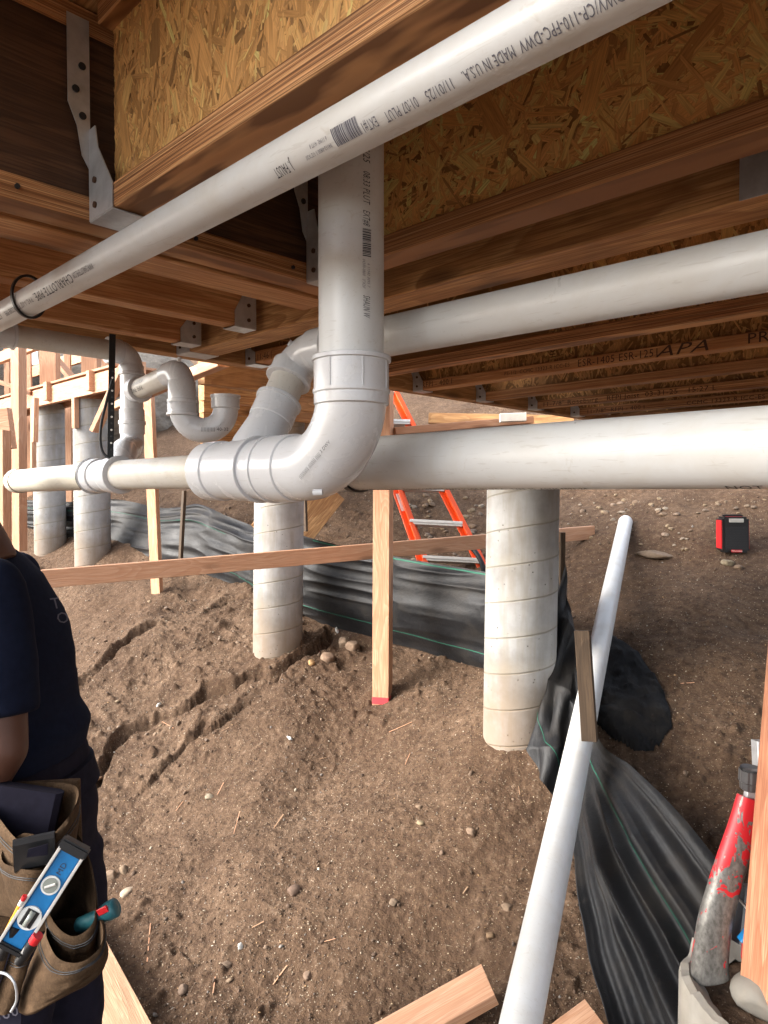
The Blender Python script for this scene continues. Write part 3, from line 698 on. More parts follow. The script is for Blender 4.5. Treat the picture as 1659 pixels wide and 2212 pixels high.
# subfloor
def deck(name, x0, x1, y0, y1, label):
    V, Fc, g = bar((x0, (y0 + y1) / 2, ZT + .011), (x1, (y0 + y1) / 2, ZT + .011), y1 - y0, .018, side=(0, 1, 0), seg=1); return tag(mesh(name, V, Fc, mWoodB, gc=g), label, 'subfloor')  # paler lumber colour picked so the sheet bounces more light underneath
deck('subfloor_panel', -1.8, 2.4, -.30, 3.75, 'subfloor sheet lying on the joists overhead')
V, Fc = plate([(-1.803, 1.08, ZT + .002), (-1.803, 1.9, ZT + .002), (-3.9, 3.9, ZT + .002), (-6.2, 4.3, ZT + .002), (-6.2, 3.72, ZT + .002)], (0, 0, 1), .018)
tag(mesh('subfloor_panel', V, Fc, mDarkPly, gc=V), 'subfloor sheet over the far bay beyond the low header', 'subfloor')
deck('subfloor_panel', -1.86, -1.803, -2.6, .997, 'subfloor edge over the timber beams at upper left')
# joist hangers (local: e = joist direction away from the header, l = sideways)
def hanger(c, e, label, w=FW, hs=.13, zb=ZB, strap=.30, flange=True, side=1, seatL=.05):
    """c = point under joist centre at the header face"""
    c = Vector(c); e = Vector(e); l = Vector((-e.y, e.x, 0)); z = Vector((0, 0, 1)); t = thing('joist_hanger', (c.x, c.y, zb - .003), label, 'joist hanger', 'galvanised joist hangers')
    th = .0016; q = Vector((c.x, c.y, zb - .0025))
    V, Fc = plate([q - l * (w/2 + th), q + l * (w/2 + th), q + l * (w/2 + th) + e * seatL, q - l * (w/2 + th) + e * seatL], -z, th); mesh('seat', V, Fc, mGalv, t)
    for s in (-1, 1):
        o = q + l * s * (w/2 + .0012)
        A = plate([o, o + e * seatL, o + e * seatL + z * .035, o + e * .03 + z * (hs * .75), o + e * .022 + z * hs, o + z * hs], l * s, th)
        V, Fc, _ = merge([A]); sp = mesh('side_plate', V, Fc, mGalv, t)
        for k in range(2):
            a = o + l * s * th + e * .022 + z * (.018 + .035 * k); tube('nail', [a, a + l * s * .003], .0045, mDarkPly, sp, 10)
        if flange:
            o2 = o + z * (hs * .55) + e * .001; W_ = .031; up = strap
            A = plate([o2, o2 + l * s * .012 + z * .02, o2 + l * s * W_ * .6 + z * .06, o2 + l * s * W_ + z * .09, o2 + l * s * W_ + z * (up - hs * .55), o2 + z * (up - hs * .55)], e, th)
            V, Fc, _ = merge([A]); fl = mesh('header_plate', V, Fc, mGalv, t)
            n = max(2, int((up - .15) / .035))
            for k in range(n):
                a = o2 + l * s * (W_ * (.35 + .3 * (k % 2))) + z * (.075 + .035 * k) + e * th
                if a.z < zb + up - .02: tube('nail', [a, a + e * .002], .0052, mRubber, fl, 12)
    return t
hanger((-1.014, .458, 0), (1, 0, 0), 'large steel hanger carrying the near joist at upper left, bent strap above', strap=.285, seatL=.075)
hanger((-1.014, .863, 0), (1, 0, 0), 'steel hanger tucked against the left side of the vertical pipe', strap=.285, seatL=.06)
for y, lb in ((2.048, 'leftmost of the small hangers on the low header at right'), (2.458, 'second small hanger along the low header, under the stamped joist'), (2.868, 'third small hanger along the low header'), (3.268, 'farthest small hanger on the low header above the large pipe')):
    hanger((-1.809, y, 0), (1, 0, 0), lb, flange=True, hs=.09, strap=.09)
hanger((-1.809, 1.271, 0), (1, 0, 0), 'small hanger holding the short stamped joist', hs=.06, strap=.06, flange=False)
hanger((-1.809, 1.054, 0), (1, 0, 0), 'wide hanger under the end of the knotty beam', w=.09, hs=.06, strap=.06, flange=False, seatL=.07)
hanger((-1.4175, .986, 0), (0, -1, 0), 'open steel hanger on the beam just left of the vertical pipe', w=.046, hs=.12, flange=True, strap=.12, seatL=.06)
hanger((-1.6675, .986, 0), (0, -1, 0), 'steel hanger on the beam above the p trap', w=.046, hs=.10, flange=True, strap=.10, seatL=.06)
V, Fc = plate([P(1588, 352, 1.0), P(1680, 340, .93), P(1680, 470, .93), P(1588, 462, 1.0)], (0, -1, 0), .002)
yy = 1.007; xa, xb = Xat(1588, yy), Xat(1588, yy) + .16
V, Fc = plate([(xa, yy, ZB - .004), (xb, yy, ZB - .004), (xb, yy, ZB + .064), (xa, yy, ZB + .064)], (0, -1, 0), .002)
o = tag(mesh('steel_strap', V, Fc, mGalv), 'flat galvanised plate nailed on the knotty beam at the right edge', 'steel strap')
tube('nail', [(xa + .05, yy - .002, ZB + .056), (xa + .05, yy - .006, ZB + .056)], .006, mGalv, o, 12)

# ------------------------------------------------------------------ plumbing
def pipe(name, pts, r, mat, label, seg=64, cat='pipe', group='white plastic drain pipes'):
    a, b = Vector(pts[0]), Vector(pts[-1])
    if len(pts) == 2: pts = [a.lerp(b, i / 24) for i in range(25)]
    return tag(tube(name, pts, r, mat, None, seg), label, cat, group)
# thin pipe under the near joist
ya, za, ra = .455, .346, .0241
p15 = pipe('drain_pipe', [(-1.60, ya, za), (-.135, ya, za)], ra, mPVC, 'thin white pipe running diagonally from left edge to top right with upside-down print')
n15 = Vector((0, -ya, -za)).normalized()
def n15r(a): return Matrix.Rotation(R(a), 3, 'X') @ n15
t15 = Vector((-1, 0, 0))
def x15(X): return Xat(X, ya)
def put15(X, X2, s, size, v, ang, mat=mInk, sl=0): return wrap(p15, [(s, size, 0, v, x15(X) - x15(X2))], (x15(X), ya, za), t15, n15r(ang), ra, mat, slant=sl)
put15(1400, 1141, 'FPS-DWV/CP-110-FPC-DWV', .0128, -.004, 14, mInkG); put15(1130, 1022, 'MADE IN U.S.A.', .0128, -.004, 14, mInkG); put15(1002, 944, '11/01/25', .0128, -.004, 14, mInkG)
put15(926, 858, '01:07 PLUT', .0132, -.004, 13, mInkG); put15(842, 812, 'EXT#1', .0132, -.004, 10, mInkG)
wrap(p15, [(None, (x15(806) - x15(755), .016), 0, -.008)], (x15(806), ya, za), t15, n15r(2), ra, mInkG)
put15(745, 690, '04112-0800 1 1/2"X20\'', .0055, .003, 0, mInkG); put15(742, 706, '6 11942  4177 8', .0055, -.006, 4, mInkG)
put15(661, 625, 'J. FAUST', .015, -.004, 8)
put15(236, 193, 'WWW.CHARLOTTEPIPE.COM', .0125, -.005, -4); put15(190, 107, 'CHARLOTTE PIPE.', .0195, -.007, -2); put15(102, 42, 'P.V.C. 1-1/2" FOAMCORE PIPE', .0125, -.005, 0); put15(34, -14, 'CELL CLASS 40 DWV', .0125, -.005, 0)
# dark coupling on its near end
cp = thing('rubber_coupling', (-.16, ya, za), 'dark grey coupling on the end of the thin pipe at the top edge', 'pipe coupling')
tube('sleeve', [(-.155, ya, za), (-.1, ya, za), (-.02, ya, za)], ra + .004, mPrimer, cp); tube('clamp_band', [(-.145, ya, za), (-.133, ya, za)], ra + .0055, mGalv, cp)
# end elbow at left, then pipe along +Y
el = thing('pipe_elbow', (-1.66, ya, za), 'white elbow where the thin pipe turns behind its left end', 'pipe elbow', 'white elbows')
tube('bend', fillet([(-1.60, ya, za), (-1.66, ya, za), (-1.66, ya + .06, za)], .035), ra + .002, mFit, el); hub('hub', (-1.64, ya, za), (-1.595, ya, za), ra + .0045, mFit, el); hub('hub', (-1.66, ya + .03, za), (-1.66, ya + .075, za), ra + .0045, mFit, el)
yr = .80
pipe('drain_pipe', [(-1.66, ya + .05, za), (-1.66, yr - .03, za)], ra, mPVCd, 'short dusty pipe under the thin pipe at left, ending at the riser elbow')
rz = Vector((-1.66, yr, 0))
el = thing('pipe_elbow', rz + Vector((0, 0, za)), 'white elbow at the top of the trap riser left of centre', 'pipe elbow', 'white elbows')
tube('bend', fillet([rz + Vector((0, -.045, za)), rz + Vector((0, 0, za)), rz + Vector((0, 0, za - .05))], .036), ra + .003, mFit, el)
hub('hub', rz + Vector((0, -.028, za)), rz + Vector((0, -.062, za)), ra + .0055, mFit, el); hub('hub', rz + Vector((0, 0, za - .03)), rz + Vector((0, 0, za - .055)), ra + .0055, mFit, el)
# sanitary tee on the riser
te = thing('pipe_tee', rz + Vector((0, 0, .22)), 'white tee on the riser that feeds the trap arm', 'pipe tee', 'white tees and wyes')
tube('run', [rz + Vector((0, 0, z)) for z in (.292, .26, .23, .20, .185)], ra + .0035, mFit, te)
hub('hub', rz + Vector((0, 0, .206)), rz + Vector((0, 0, .172)), ra + .006, mFit, te)
tb = rz + Vector((0, 0, .2515))
tube('branch', [tb, tb + Vector((.02, -.002, 0)), tb + Vector((.045, -.004, 0))], [ra + .002, ra + .003, ra + .004], mFit, te); hub('hub', tb + Vector((.026, -.003, 0)), tb + Vector((.058, -.005, 0)), ra + .006, mFit, te)
arm_e = Vector((-1.385, .775, .262))
p = pipe('drain_pipe', [tb + Vector((.04, -.003, 0)), arm_e + Vector((-.02, 0, 0))], ra, mPVCd, 'short printed trap arm between the riser tee and the trap')
ad = (arm_e - tb).normalized()
wrap(p, [('PIPE, PVC DWV', .0155, 0, -.004)], tb + Vector((.125, -.013, .005)), -ad, (-.2, -1, -.45), ra)
wrap(p, [('ROUGH 8/18', .012, 0, 0)], tb + Vector((.135, -.013, .005)), -ad, (-.2, -1, .35), ra, mInkG, slant=.3)
# p-trap
L1 = P(393, 870, 1.50); L2 = P(487, 862, 1.515); tr = thing('p_trap', (L1 + L2) / 2, 'white U-shaped trap with an open upturned inlet, centre left', 'trap')
up = Vector((0, 0, 1)); zt1 = L1.z
c0 = Vector((L1.x, L1.y, arm_e.z + .002))
tube('trap_elbow', fillet([arm_e + Vector((-.045, .0, 0)), c0 + Vector((.004, 0, 0)), Vector((L1.x, L1.y, L1.z + .005))], .040, 18), ra + .003, mFit, tr)
ub = L1.z - .012; rr = (L2 - L1).length / 2; mid = (L1 + L2) / 2; hd = (L2 - L1); hd.z = 0; hd.normalize()
arc = [Vector((L1.x, L1.y, L1.z - .002))] + [Vector((mid.x, mid.y, ub)) - hd * rr * math.cos(math.pi * k / 24) - up * rr * 1.02 * math.sin(math.pi * k / 24) for k in range(25)] + [Vector((L2.x, L2.y, L2.z - .012))]
u_ = tube('u_bend', arc, ra + .003, mFit, tr)
hub('hub', Vector((L1.x, L1.y, L1.z + .004)), Vector((L1.x, L1.y, L1.z - .028)), ra + .0065, mFit, tr); hub('hub', Vector((L1.x, L1.y, arm_e.z - .022)), Vector((L1.x, L1.y, L1.z - .0)), ra + .005, mFit, tr)
Vv = []
tin = [(0, ra + .004), (.002, ra + .0065), (.024, ra + .0065), (.0245, ra + .0085), (.030, ra + .0085), (.030, ra + .002), (.005, ra + .001)]
tube('inlet_hub', [Vector((L2.x, L2.y, L2.z - .022 + s)) for s, _ in tin], [q for _, q in tin], mFit, tr)
sidev = up.cross(hd)
if sidev.dot(L1) > 0: sidev = -sidev
for k in (-.35, .8):
    a = Vector((mid.x, mid.y, ub)) - hd * rr * math.cos(math.pi * (.25 if k < 0 else .75)) - up * rr * .72 + sidev * (ra + .0025); tube('cleanout_dot', [a, a + sidev * .002], .005, mFit, u_, 20)
tube('sprue', [c0 + Vector((-.012, 0, .020)), c0 + Vector((-.008, 0, .029))], .0045, mFit, tr, 14)
flattext(u_, '|||||||||| 40-32', .010, Vector((mid.x, mid.y, ub)) - hd * .004 - up * (rr + .0035) + sidev * (ra + .0046), hd, up, mInk)
# riser lower part sweeps into the wye on the main
ym, zm = .648, .036; r2 = .0302; r3 = .0445
lw = thing('long_sweep_elbow', rz + Vector((0, 0, .10)), 'white curved fitting dropping from the riser into the small wye at left', 'pipe elbow', 'white elbows')
pa = rz + Vector((0, 0, .175)); pe = Vector((Xat(248, ym), ym + .01, zm))
sw = [pa, pa + Vector((0, 0, -.03)), pa + Vector((.006, -.005, -.06)), pa.lerp(pe, .62) + Vector((-.035, .015, .004)), pa.lerp(pe, .85) + Vector((-.012, .004, 0)), pe]
def smooth_path(pts, n=40):
    pts = [Vector(p) for p in pts]; q = [pts[0]] + pts + [pts[-1]]; out = []
    for i in range(1, len(q) - 2):
        for k in range(n // (len(pts) - 1)):
            t = k / (n // (len(pts) - 1)); a, b, c, d = q[i - 1], q[i], q[i + 1], q[i + 2]
            out.append(.5 * ((2 * b) + (c - a) * t + (2 * a - 5 * b + 4 * c - d) * t * t + (3 * b - a - 3 * c + d) * t ** 3))
    out.append(pts[-1]); return out
tube('bend', smooth_path(sw), [ra + .003 + .004 * min(1, k / 30) for k in range(len(smooth_path(sw)))], mFit, lw)
hub('hub', pa + Vector((0, 0, -.03)), pa, ra + .0062, mFit, lw)
wl = thing('small_wye_fitting', (Xat(235, ym), ym, zm), 'glossy white collar fitting on the long low pipe at left', 'pipe wye', 'white tees and wyes')
xa, xb = Xat(202, ym), Xat(262, ym)
tube('barrel', [(xa, ym, zm), ((xa + xb) / 2, ym, zm), (xb, ym, zm)], r2 + .004, mFit, wl)
hub('hub', ((xa * .7 + xb * .3), ym, zm), (xa, ym, zm), r2 + .0072, mFit, wl); hub('hub', ((xa * .35 + xb * .65), ym, zm), (xb, ym, zm), r2 + .0072, mFit, wl)
# main low pipe, left run
cpg = pipe('drain_pipe', [(-2.03, ym, zm - .006), (Xat(232, ym), ym, zm)], r2, mPVCy, 'yellowed open-ended pipe reaching toward the left edge over the piers')
pipe('drain_pipe', [(Xat(238, ym), ym, zm), (-1.02, ym, zm)], r2, mPVCd, 'low pipe between the collar fitting and the large wye at centre left')
tube('end_cap', [(-2.00 - q_, ym, zm - .006) for q_ in (0, .03, .045, .055, .061, .063)], [r2 + .0025, r2 + .0025, r2 - .001, r2 - .008, r2 - .018, .002], mPVCy, cpg)
# big wye
wx0, wx1 = Xat(450, ym), Xat(562, ym)
wy = thing('large_wye_fitting', ((wx0 + wx1) / 2, ym, zm), 'large glossy white wye joining the low pipe, the slanted branch and the big elbow', 'pipe wye', 'white tees and wyes')
pr = [(wx0 - .004, r2 + .002), (wx0, r2 + .010), (wx0 + .005, r3 + .001), (wx0 + .010, r3 + .006), (wx0 + .05, r3 + .0062), (wx0 + .052, r3 + .0035), (wx0 + .12, r3 + .003), (wx1 - .05, r3 + .003)]
tube('barrel', [(x, ym, zm) for x, _ in pr], [q for _, q in pr], mFit, wy, 72)
hub('hub', (wx1 - .055, ym, zm), (wx1 + .004, ym, zm), r3 + .006, mFit, wy, .003)
a = Vector((wx0 + .006, ym - .6 * r3, zm - .2 * r3)); tube('sprue', [a, a + Vector((-.005, -.012, 0))], .0045, mFit, wy, 16)
wrap(wy, [('(P)', .016, 0, .0), ('2-317', .008, .022, .004)], ((wx0 + .055), ym, zm), (1, 0, 0), (0, -.78, .62), r3 + .0035, mFit, name='moulded_mark', lift=.0009)
B0 = Vector((-.945, ym + .01, zm + .01)); B1 = Vector((-.958, .765, .232)); bd = (B1 - B0).normalized()
tube('branch', [B0, B0 + bd * .03, B0 + bd * .075, B0 + bd * .10], [r3, r3 - .001, r2 + .006, r2 + .005], mFit, wy, 64)
hub('hub', B0 + bd * .085, B0 + bd * .128, r2 + .0072, mFit, wy)
pipe('drain_pipe', [B0 + bd * .10, B0 + bd * .21], r2, mPVCd, 'short grey slanted pipe between the wye and the upper elbow')
el = thing('pipe_elbow', B1, 'white elbow behind the vertical pipe joining the slanted branch to the sloping pipe', 'pipe elbow', 'white elbows')
tube('bend', fillet([B0 + bd * .175, B1 + bd * .004, B1 + Vector((.10, -.002, .012))], .055), r2 + .0035, mFit, el)
hub('hub', B0 + bd * .20, B0 + bd * .168, r2 + .0072, mFit, el); hub('hub', B1 + Vector((.05, 0, .008)), B1 + Vector((.10, 0, .008)), r2 + .007, mFit, el)
eb = fillet([B0 + bd * .175, B1 + bd * .004, B1 + Vector((.10, -.002, .012))], .055)
for s in (6, 10):
    a = eb[s] + (Vector((-.35, -.8, .35)) if s == 6 else Vector((-.1, -.75, .65))).normalized() * (r2 + .002); tube('sprue', [a, a + Vector((-.001, -.004, .002))], .0055, mFit, el, 14)
# upper right sloping pipe
pipe('drain_pipe', [B1 + Vector((.06, 0, .008)), (-.2, .765, .232), (.9, .765, .216)] and [(-.89, .765, .2405), (.9, .765, .214)], r2, mPVC, 'plain white pipe leaving the vertical pipe toward the middle of the right edge')
# elbow, stack
sx = -.694
be = thing('large_elbow', (sx, ym, .05), 'large glossy white elbow at the foot of the vertical pipe, picture centre', 'pipe elbow', 'white elbows')
Rb = .098
pth = fillet([(sx, ym, .150), (sx, ym, zm), (wx1 - .012, ym, zm)], Rb, 26)
bend = tube('bend', pth, [r3 + .004] * len(pth), mFit, be, 80)
hub('hub', (sx, ym, .118), (sx, ym, .184), r3 + .0068, mFit, be, .003, 80); tube('lip_ring', [(sx, ym, .139), (sx, ym, .135), (sx, ym, .130)], [r3 + .0085, r3 + .0085, r3 + .004], mFit, be, 80)
hub('hub', (wx1 + .095, ym, zm), (wx1 + .035, ym, zm), r3 + .0065, mFit, be, .002, 72)
tube('pipe_stub', [(wx1 - .01, ym, zm), (wx1 + .045, ym, zm)], r3 + .001, mPVCd, be, 64)
for s in (-.35, .42, 1.15):                                       # moulded ribs on the upper hub
    dv = Vector((math.sin(s) * cy_ + math.cos(s) * sy_ * .72, math.sin(s) * sy_ - math.cos(s) * cy_, 0)).normalized(); a = Vector((sx, ym, .160)) + dv * (r3 + .0068); box('rib', a, .0022, .0022, .042, mFit, be, ax=(dv, up.cross(dv), up), bev=.0006)
a = Vector((sx - .012, ym - .042, zm - .036)); tube('sprue', [a, a + Vector((-.010, -.008, -.001))], .0045, mFit, be, 16)
stk = pipe('drain_pipe', [(sx, ym, .135), (sx, ym, ZT - .004)], r3, mPVC, 'thick vertical white pipe rising past the joists in the centre, printed lengthwise', seg=96)
cdir = Vector((-sx, -ym, 0)).normalized(); nst = Matrix.Rotation(R(27), 3, 'Z') @ cdir
def zst(Y): return (1063 - Y) / F * .915
def putst(Ya, Yb, s, size, v, mat=mInk, sl=.12, wd=True): return wrap(stk, [(s, size, 0, v) + ((zst(Ya) - zst(Yb),) if s else ())], (sx, ym, zst(Ya)), (0, 0, -1), nst, r3, mat, slant=sl)
putst(182, 242, 'DWV MADE', .0145, -.005); putst(300, 364, '11/04/25', .0145, -.005); putst(383, 451, '08:33 PLUT', .0145, -.005); putst(465, 497, 'EXT#8', .0145, -.005)
wrap(stk, [(None, (zst(504) - zst(560), .0125), 0, -.006)], (sx, ym, zst(504)), (0, 0, -1), nst, r3, mInk)
putst(568, 630, '04300-0800   3"X20\'', .0058, -.006, mInkG); putst(576, 626, '6 11942 3095 7', .0058, .001, mInkG)
putst(644, 690, 'SHAUN W', .0145, -.005)
wrap(bend, [('||||||||||| |||||||| ||||| 3 DWV', .0068, 0, 0)], (sx - .062, ym, zm - .006), (1, 0, .75), (.1, -.95, -.3), r3 + .004, mInk)
# lower right pipe
yl, zl = .815, .048
lp = pipe('drain_pipe', [(-.93, yl, zl), (1.0, yl, zl)], r3, mPVC, 'thickest white pipe running level from the big elbow to the right edge', seg=96)
cc = lp; tube('end_cap', [(-.90, yl, zl), (-.945, yl, zl), (-.955, yl, zl), (-.958, yl, zl)], [r3 + .003, r3 + .003, r3 - .006, .003], mFit, cc)
wrap(lp, [('3/8"  CHARLOTTE PIPE  FOAMCORE PIPE DWV MADE IN U.S.A.  TYPE 30  ASTM F891-24', .0105, 0, 0), ('NOT      FOR     PRESSURE', .017, .60, 0)], (Xat(770, yl), yl, zl), (1, 0, 0), (0, -.14, -1), r3, mInk)
# strap and ties
def ring(name, c, r, w, t, mat, label=None, cat=None, parent=None, axis=(1, 0, 0), off=(0, 0, 0), oval=1.0):
    c = Vector(c) + Vector(off); ax = Vector(axis).normalized(); u = Vector((0, 0, 1)); v = ax.cross(u); V = []; Fc = []; n = 64
    for k in range(n):
        a = 2 * math.pi * k / n; dr = u * math.cos(a) * oval + v * math.sin(a)
        for s, q in ((-1, 0), (1, 0), (1, 1), (-1, 1)): V.append(c + dr * (r + q * t) + ax * s * w / 2)
    for k in range(n):
        for j in range(4): k2 = (k + 1) % n; j2 = (j + 1) % 4; Fc.append((k * 4 + j, k * 4 + j2, k2 * 4 + j2, k2 * 4 + j))
    o = mesh(name, V, Fc, mat, parent, True, autos=40)
    if label: tag(o, label, cat)
    return o
ring('cable_tie', (-1.345, ya, za), ra + .003, .009, .0035, mBlackP, 'thick black cable tie looped around the thin pipe near the left edge', 'cable tie', axis=(1, .0, -.15), oval=1.3, off=(0, 0, .009))
ring('rubber_band', (Xat(772, yl), yl, zl), r3 + .0005, .012, .004, mBlackP, 'black band around the thick level pipe just beside the big elbow', 'pipe band')
hs = thing('perforated_strap', P(240, 990, 1.47), 'black perforated hanger strap dropping from the beams to the low pipe at left', 'pipe strap')
a = Vector((Xat(238, ym), ym - .0, .395)); b_ = Vector((a.x - .01, ym, zm + .034))
a = P(243, 722, 1.48); b_ = P(238, 992, 1.46)
V, Fc, g = bar(a, b_, .013, .0025, side=C2W(1, .5, 0) , cham=.0004); mesh('strap_band', V, Fc, mBlackP, hs)
for k in range(13):
    q = a.lerp(b_, .3 + .052 * k) + C2W(.003, -.003, 0); tube('slot', [q, q + C2W(0, -.001, 0)], .0022, mAlu if k % 2 else mRubber, hs, 8)
tl = smooth_path([P(243, 820, 1.45), P(232, 860, 1.44), P(219, 915, 1.43), P(217, 955, 1.43), P(224, 980, 1.43), P(240, 992, 1.43)], 40)
tube('loose_tail', tl, .0028, mRubber, hs, 12)
ring('clamp_ring', (Xat(203, ym), ym, zm), r2 + .0078, .004, .0022, mBlackP, parent=hs)
# leaning pipe on the slope
cpp = pipe('drain_pipe', [P(1351, 1128, 4.55), P(1100, 2330, 1.36)], .0445, mPVC, 'long loose white pipe leaning down the slope across the lower right', seg=64)
q0 = P(1351, 1128, 4.55); q1 = P(1100, 2330, 1.36); dv = (q0 - q1).normalized()
tube('end_cap', [q0 - dv * .04, q0 + dv * .0, q0 + dv * .02, q0 + dv * .035, q0 + dv * .042, q0 + dv * .044], [.0455, .0455, .042, .03, .014, .001], mPVC, cpp)

# ------------------------------------------------------------------ braces, posts, ladder, background framing
lumber('temporary_brace', P(-40, 1262, 3.26) , P(1281, 1150, 4.62), .038, .089, mPost, 'long nearly level board brace crossing behind the upright post', 'brace board', 'temporary lumber bracing', seg=8, warp=.004)
ps = lumber('wood_post', P(826, 1520, 3.66), P(829, 830, 3.66), .089, .089, mPost, 'upright post with a red painted foot in the middle of the picture', 'post', 'temporary lumber bracing', side=C2W(1, -.25, 0), seg=6)
V, Fc, g = bar(P(826, 1516, 3.655), P(826, 1502, 3.655), .0905, .0905, side=C2W(1, -.25, 0)); mesh('painted_foot', V, Fc, mRedPaint, ps)
lumber('wood_stud', P(341, 1312, 5.2), P(320, 850, 5.0), .089, .038, mPost, 'leaning stud left of the middle pier, passing behind the long brace', 'stud', 'temporary lumber bracing', side=C2W(1, -.5, 0), seg=4)
for (A, Bq, w, h, lb, m, sd_) in [
    (P(42, 1190, 4.3), P(40, 720, 4.3), .070, .06, 'upright stud at far left crossing in front of the timber beam', mPost, C2W(1, -.4, 0)),
    (P(8, 1300, 3.4), P(6, 930, 3.4), .06, .05, 'dull upright stud at the extreme left edge', mPost, C2W(1, -.4, 0)),
    (P(75, 955, 5.9), P(77, 860, 5.9), .05, .04, 'short stud hanging under the timber beam left of the piers', mPost, None),
    (P(163, 925, 5.9), P(162, 860, 5.9), .060, .04, 'short block hanging under the beam between the two left piers', mPost, None),
    (P(72, 1040, 6.4), P(72, 880, 6.4), .045, .04, 'thin upright stud beside the farthest left pier', mPost, None),
    (P(205, 932, 5.2), P(275, 778, 5.1), .085, .038, 'slanted brace board crossing the second pier from the left', mPost, None),
    (P(90, 740, 7.2), P(165, 828, 7.0), .10, .04, 'slanted brace behind the left post on the beam', mPost, None),
    (P(-40, 812, 6.6), P(70, 850, 6.6), .10, .04, 'low slanted board at the far left edge', mPost, None),
    (P(390, 1212, 5.3), P(398, 1060, 5.3), .035, .025, 'thin weathered stake standing at the black fabric left of the middle pier', mOld, None),
    (P(1452, 1128, 5.2), P(1456, 1040, 5.2), .045, .035, 'short pale stake stuck in the bank at upper right', mPost, C2W(1, -.3, 0)),
    (P(660, 1148, 4.7), P(657, 1060, 4.7), .035, .02, 'dark stake against the right side of the middle pier', mOld, None)]:
    lumber('wood_stud', A, Bq, w, h, m, lb, 'stud', 'lumber pieces around the piers', side=sd_)
p0 = P(-60, 893, 7.6); p1 = P(305, 812, 5.4)
def onY(X, Yw, z):
    x = Xat(X, Yw); return Vector((x, Yw, z))
lumber('timber_beam', onY(-260, 2.40, .905), onY(312, 2.40, .875), .045, .155, mPost, 'bright timber beam carried on the two left piers', 'beam', 'background framing', side=(0, 1, 0), seg=4)
lumber('wood_block', onY(103, 2.36, .91), onY(110, 2.36, .91), .05, .162, mPost, 'block butted against the bright beam near the farthest left pier', 'wood block', 'background framing', side=(0, 1, 0))
lumber('wood_block', onY(196, 2.36, .90), onY(202, 2.36, .90), .05, .162, mPost, 'block butted against the bright beam over the second pier', 'wood block', 'background framing', side=(0, 1, 0))
lumber('timber_beam', onY(-260, 2.7, .93), onY(312, 2.7, .90), .045, .14, mPost, 'second timber beam just behind the bright one on the left piers', 'beam', 'background framing', side=(0, 1, 0))
lumber('deck_board', onY(-260, 2.55, 1.01), onY(300, 2.55, .98), .36, .02, mPost, 'flat board lying on top of the bright beam', 'board', 'background framing', side=(0, 1, 0))
lumber('wood_post', onY(112, 2.6, .99), onY(112, 2.6, 1.9), .16, .10, mPost, 'upright post standing on the bright beam above the farthest left pier', 'post', 'background framing', side=C2W(1, 0, 0))
lumber('wood_post', onY(201, 2.6, .99), onY(201, 2.6, 1.9), .14, .10, mPost, 'upright post standing on the bright beam above the second pier', 'post', 'background framing', side=C2W(1, 0, 0))
lumber('timber_beam', onY(-260, 2.2, 1.34), onY(290, 2.2, 1.26), .05, .10, mPost, 'upper rail behind the dusty pipe at the left edge', 'beam', 'background framing', side=(0, 1, 0))
for k_, (xa_, za_, xb_, zb_) in enumerate(((-300, 1.12, 240, 1.02), (-300, 1.45, 240, 1.36))):
    lumber('timber_beam', onY(xa_, 3.3, za_ + .2), onY(xb_, 3.3, zb_ + .2), .04, .14, mPost, ('lower', 'upper')[k_] + ' of the two far rails behind the posts at upper left', 'beam', 'background framing', side=(0, 1, 0))
for X_, w_ in ((20, 'farthest left of the far studs beyond the beam'), (66, 'far stud just right of the tall left stud'), (150, 'far stud visible between the two left piers'), (232, 'far stud right of the second pier')):
    lumber('wood_stud', onY(X_, 3.1, -.4), onY(X_, 3.1, 1.9), .07, .04, mPost, w_, 'stud', 'background framing', side=C2W(1, 0, 0))
# board block at extreme left
V, Fc, g = bar(P(-60, 935, 3.6), P(26, 925, 3.6), .05, .21, side=C2W(0, 1, 0)); tag(mesh('wood_block', V, Fc, mPost, gc=g), 'end of a wide board with angled cut at the left edge', 'wood block')
# plywood leaning on the bank behind the middle pier
V, Fc, g = bar(P(590, 1175, 5.0), P(700, 1040, 5.3), .42, .018, side=C2W(.9, .35, -.4)); tag(mesh('plywood_sheet', V, Fc, mWoodB, gc=g), 'brown plywood sheet lying on the bank behind the middle pier', 'plywood')
# light boards near the header end at right
lumber('wood_board', P(850, 933, 3.7), P(1145, 908, 3.9), .09, .04, mPost, 'bright board just above the thick pipe right of the post', 'board', 'boards right of the post', side=C2W(0, 1, 0))
lumber('wood_board', P(930, 905, 4.6), P(1240, 912, 4.3), .1, .07, mWoodB, 'short dark board end resting above the thick pipe', 'board', 'boards right of the post', side=C2W(0, 1, 0))
lumber('wood_block', P(1080, 903, 3.75), P(1135, 901, 3.75), .05, .045, mWhite, 'pale wrapped block on the bright board', 'wood block')
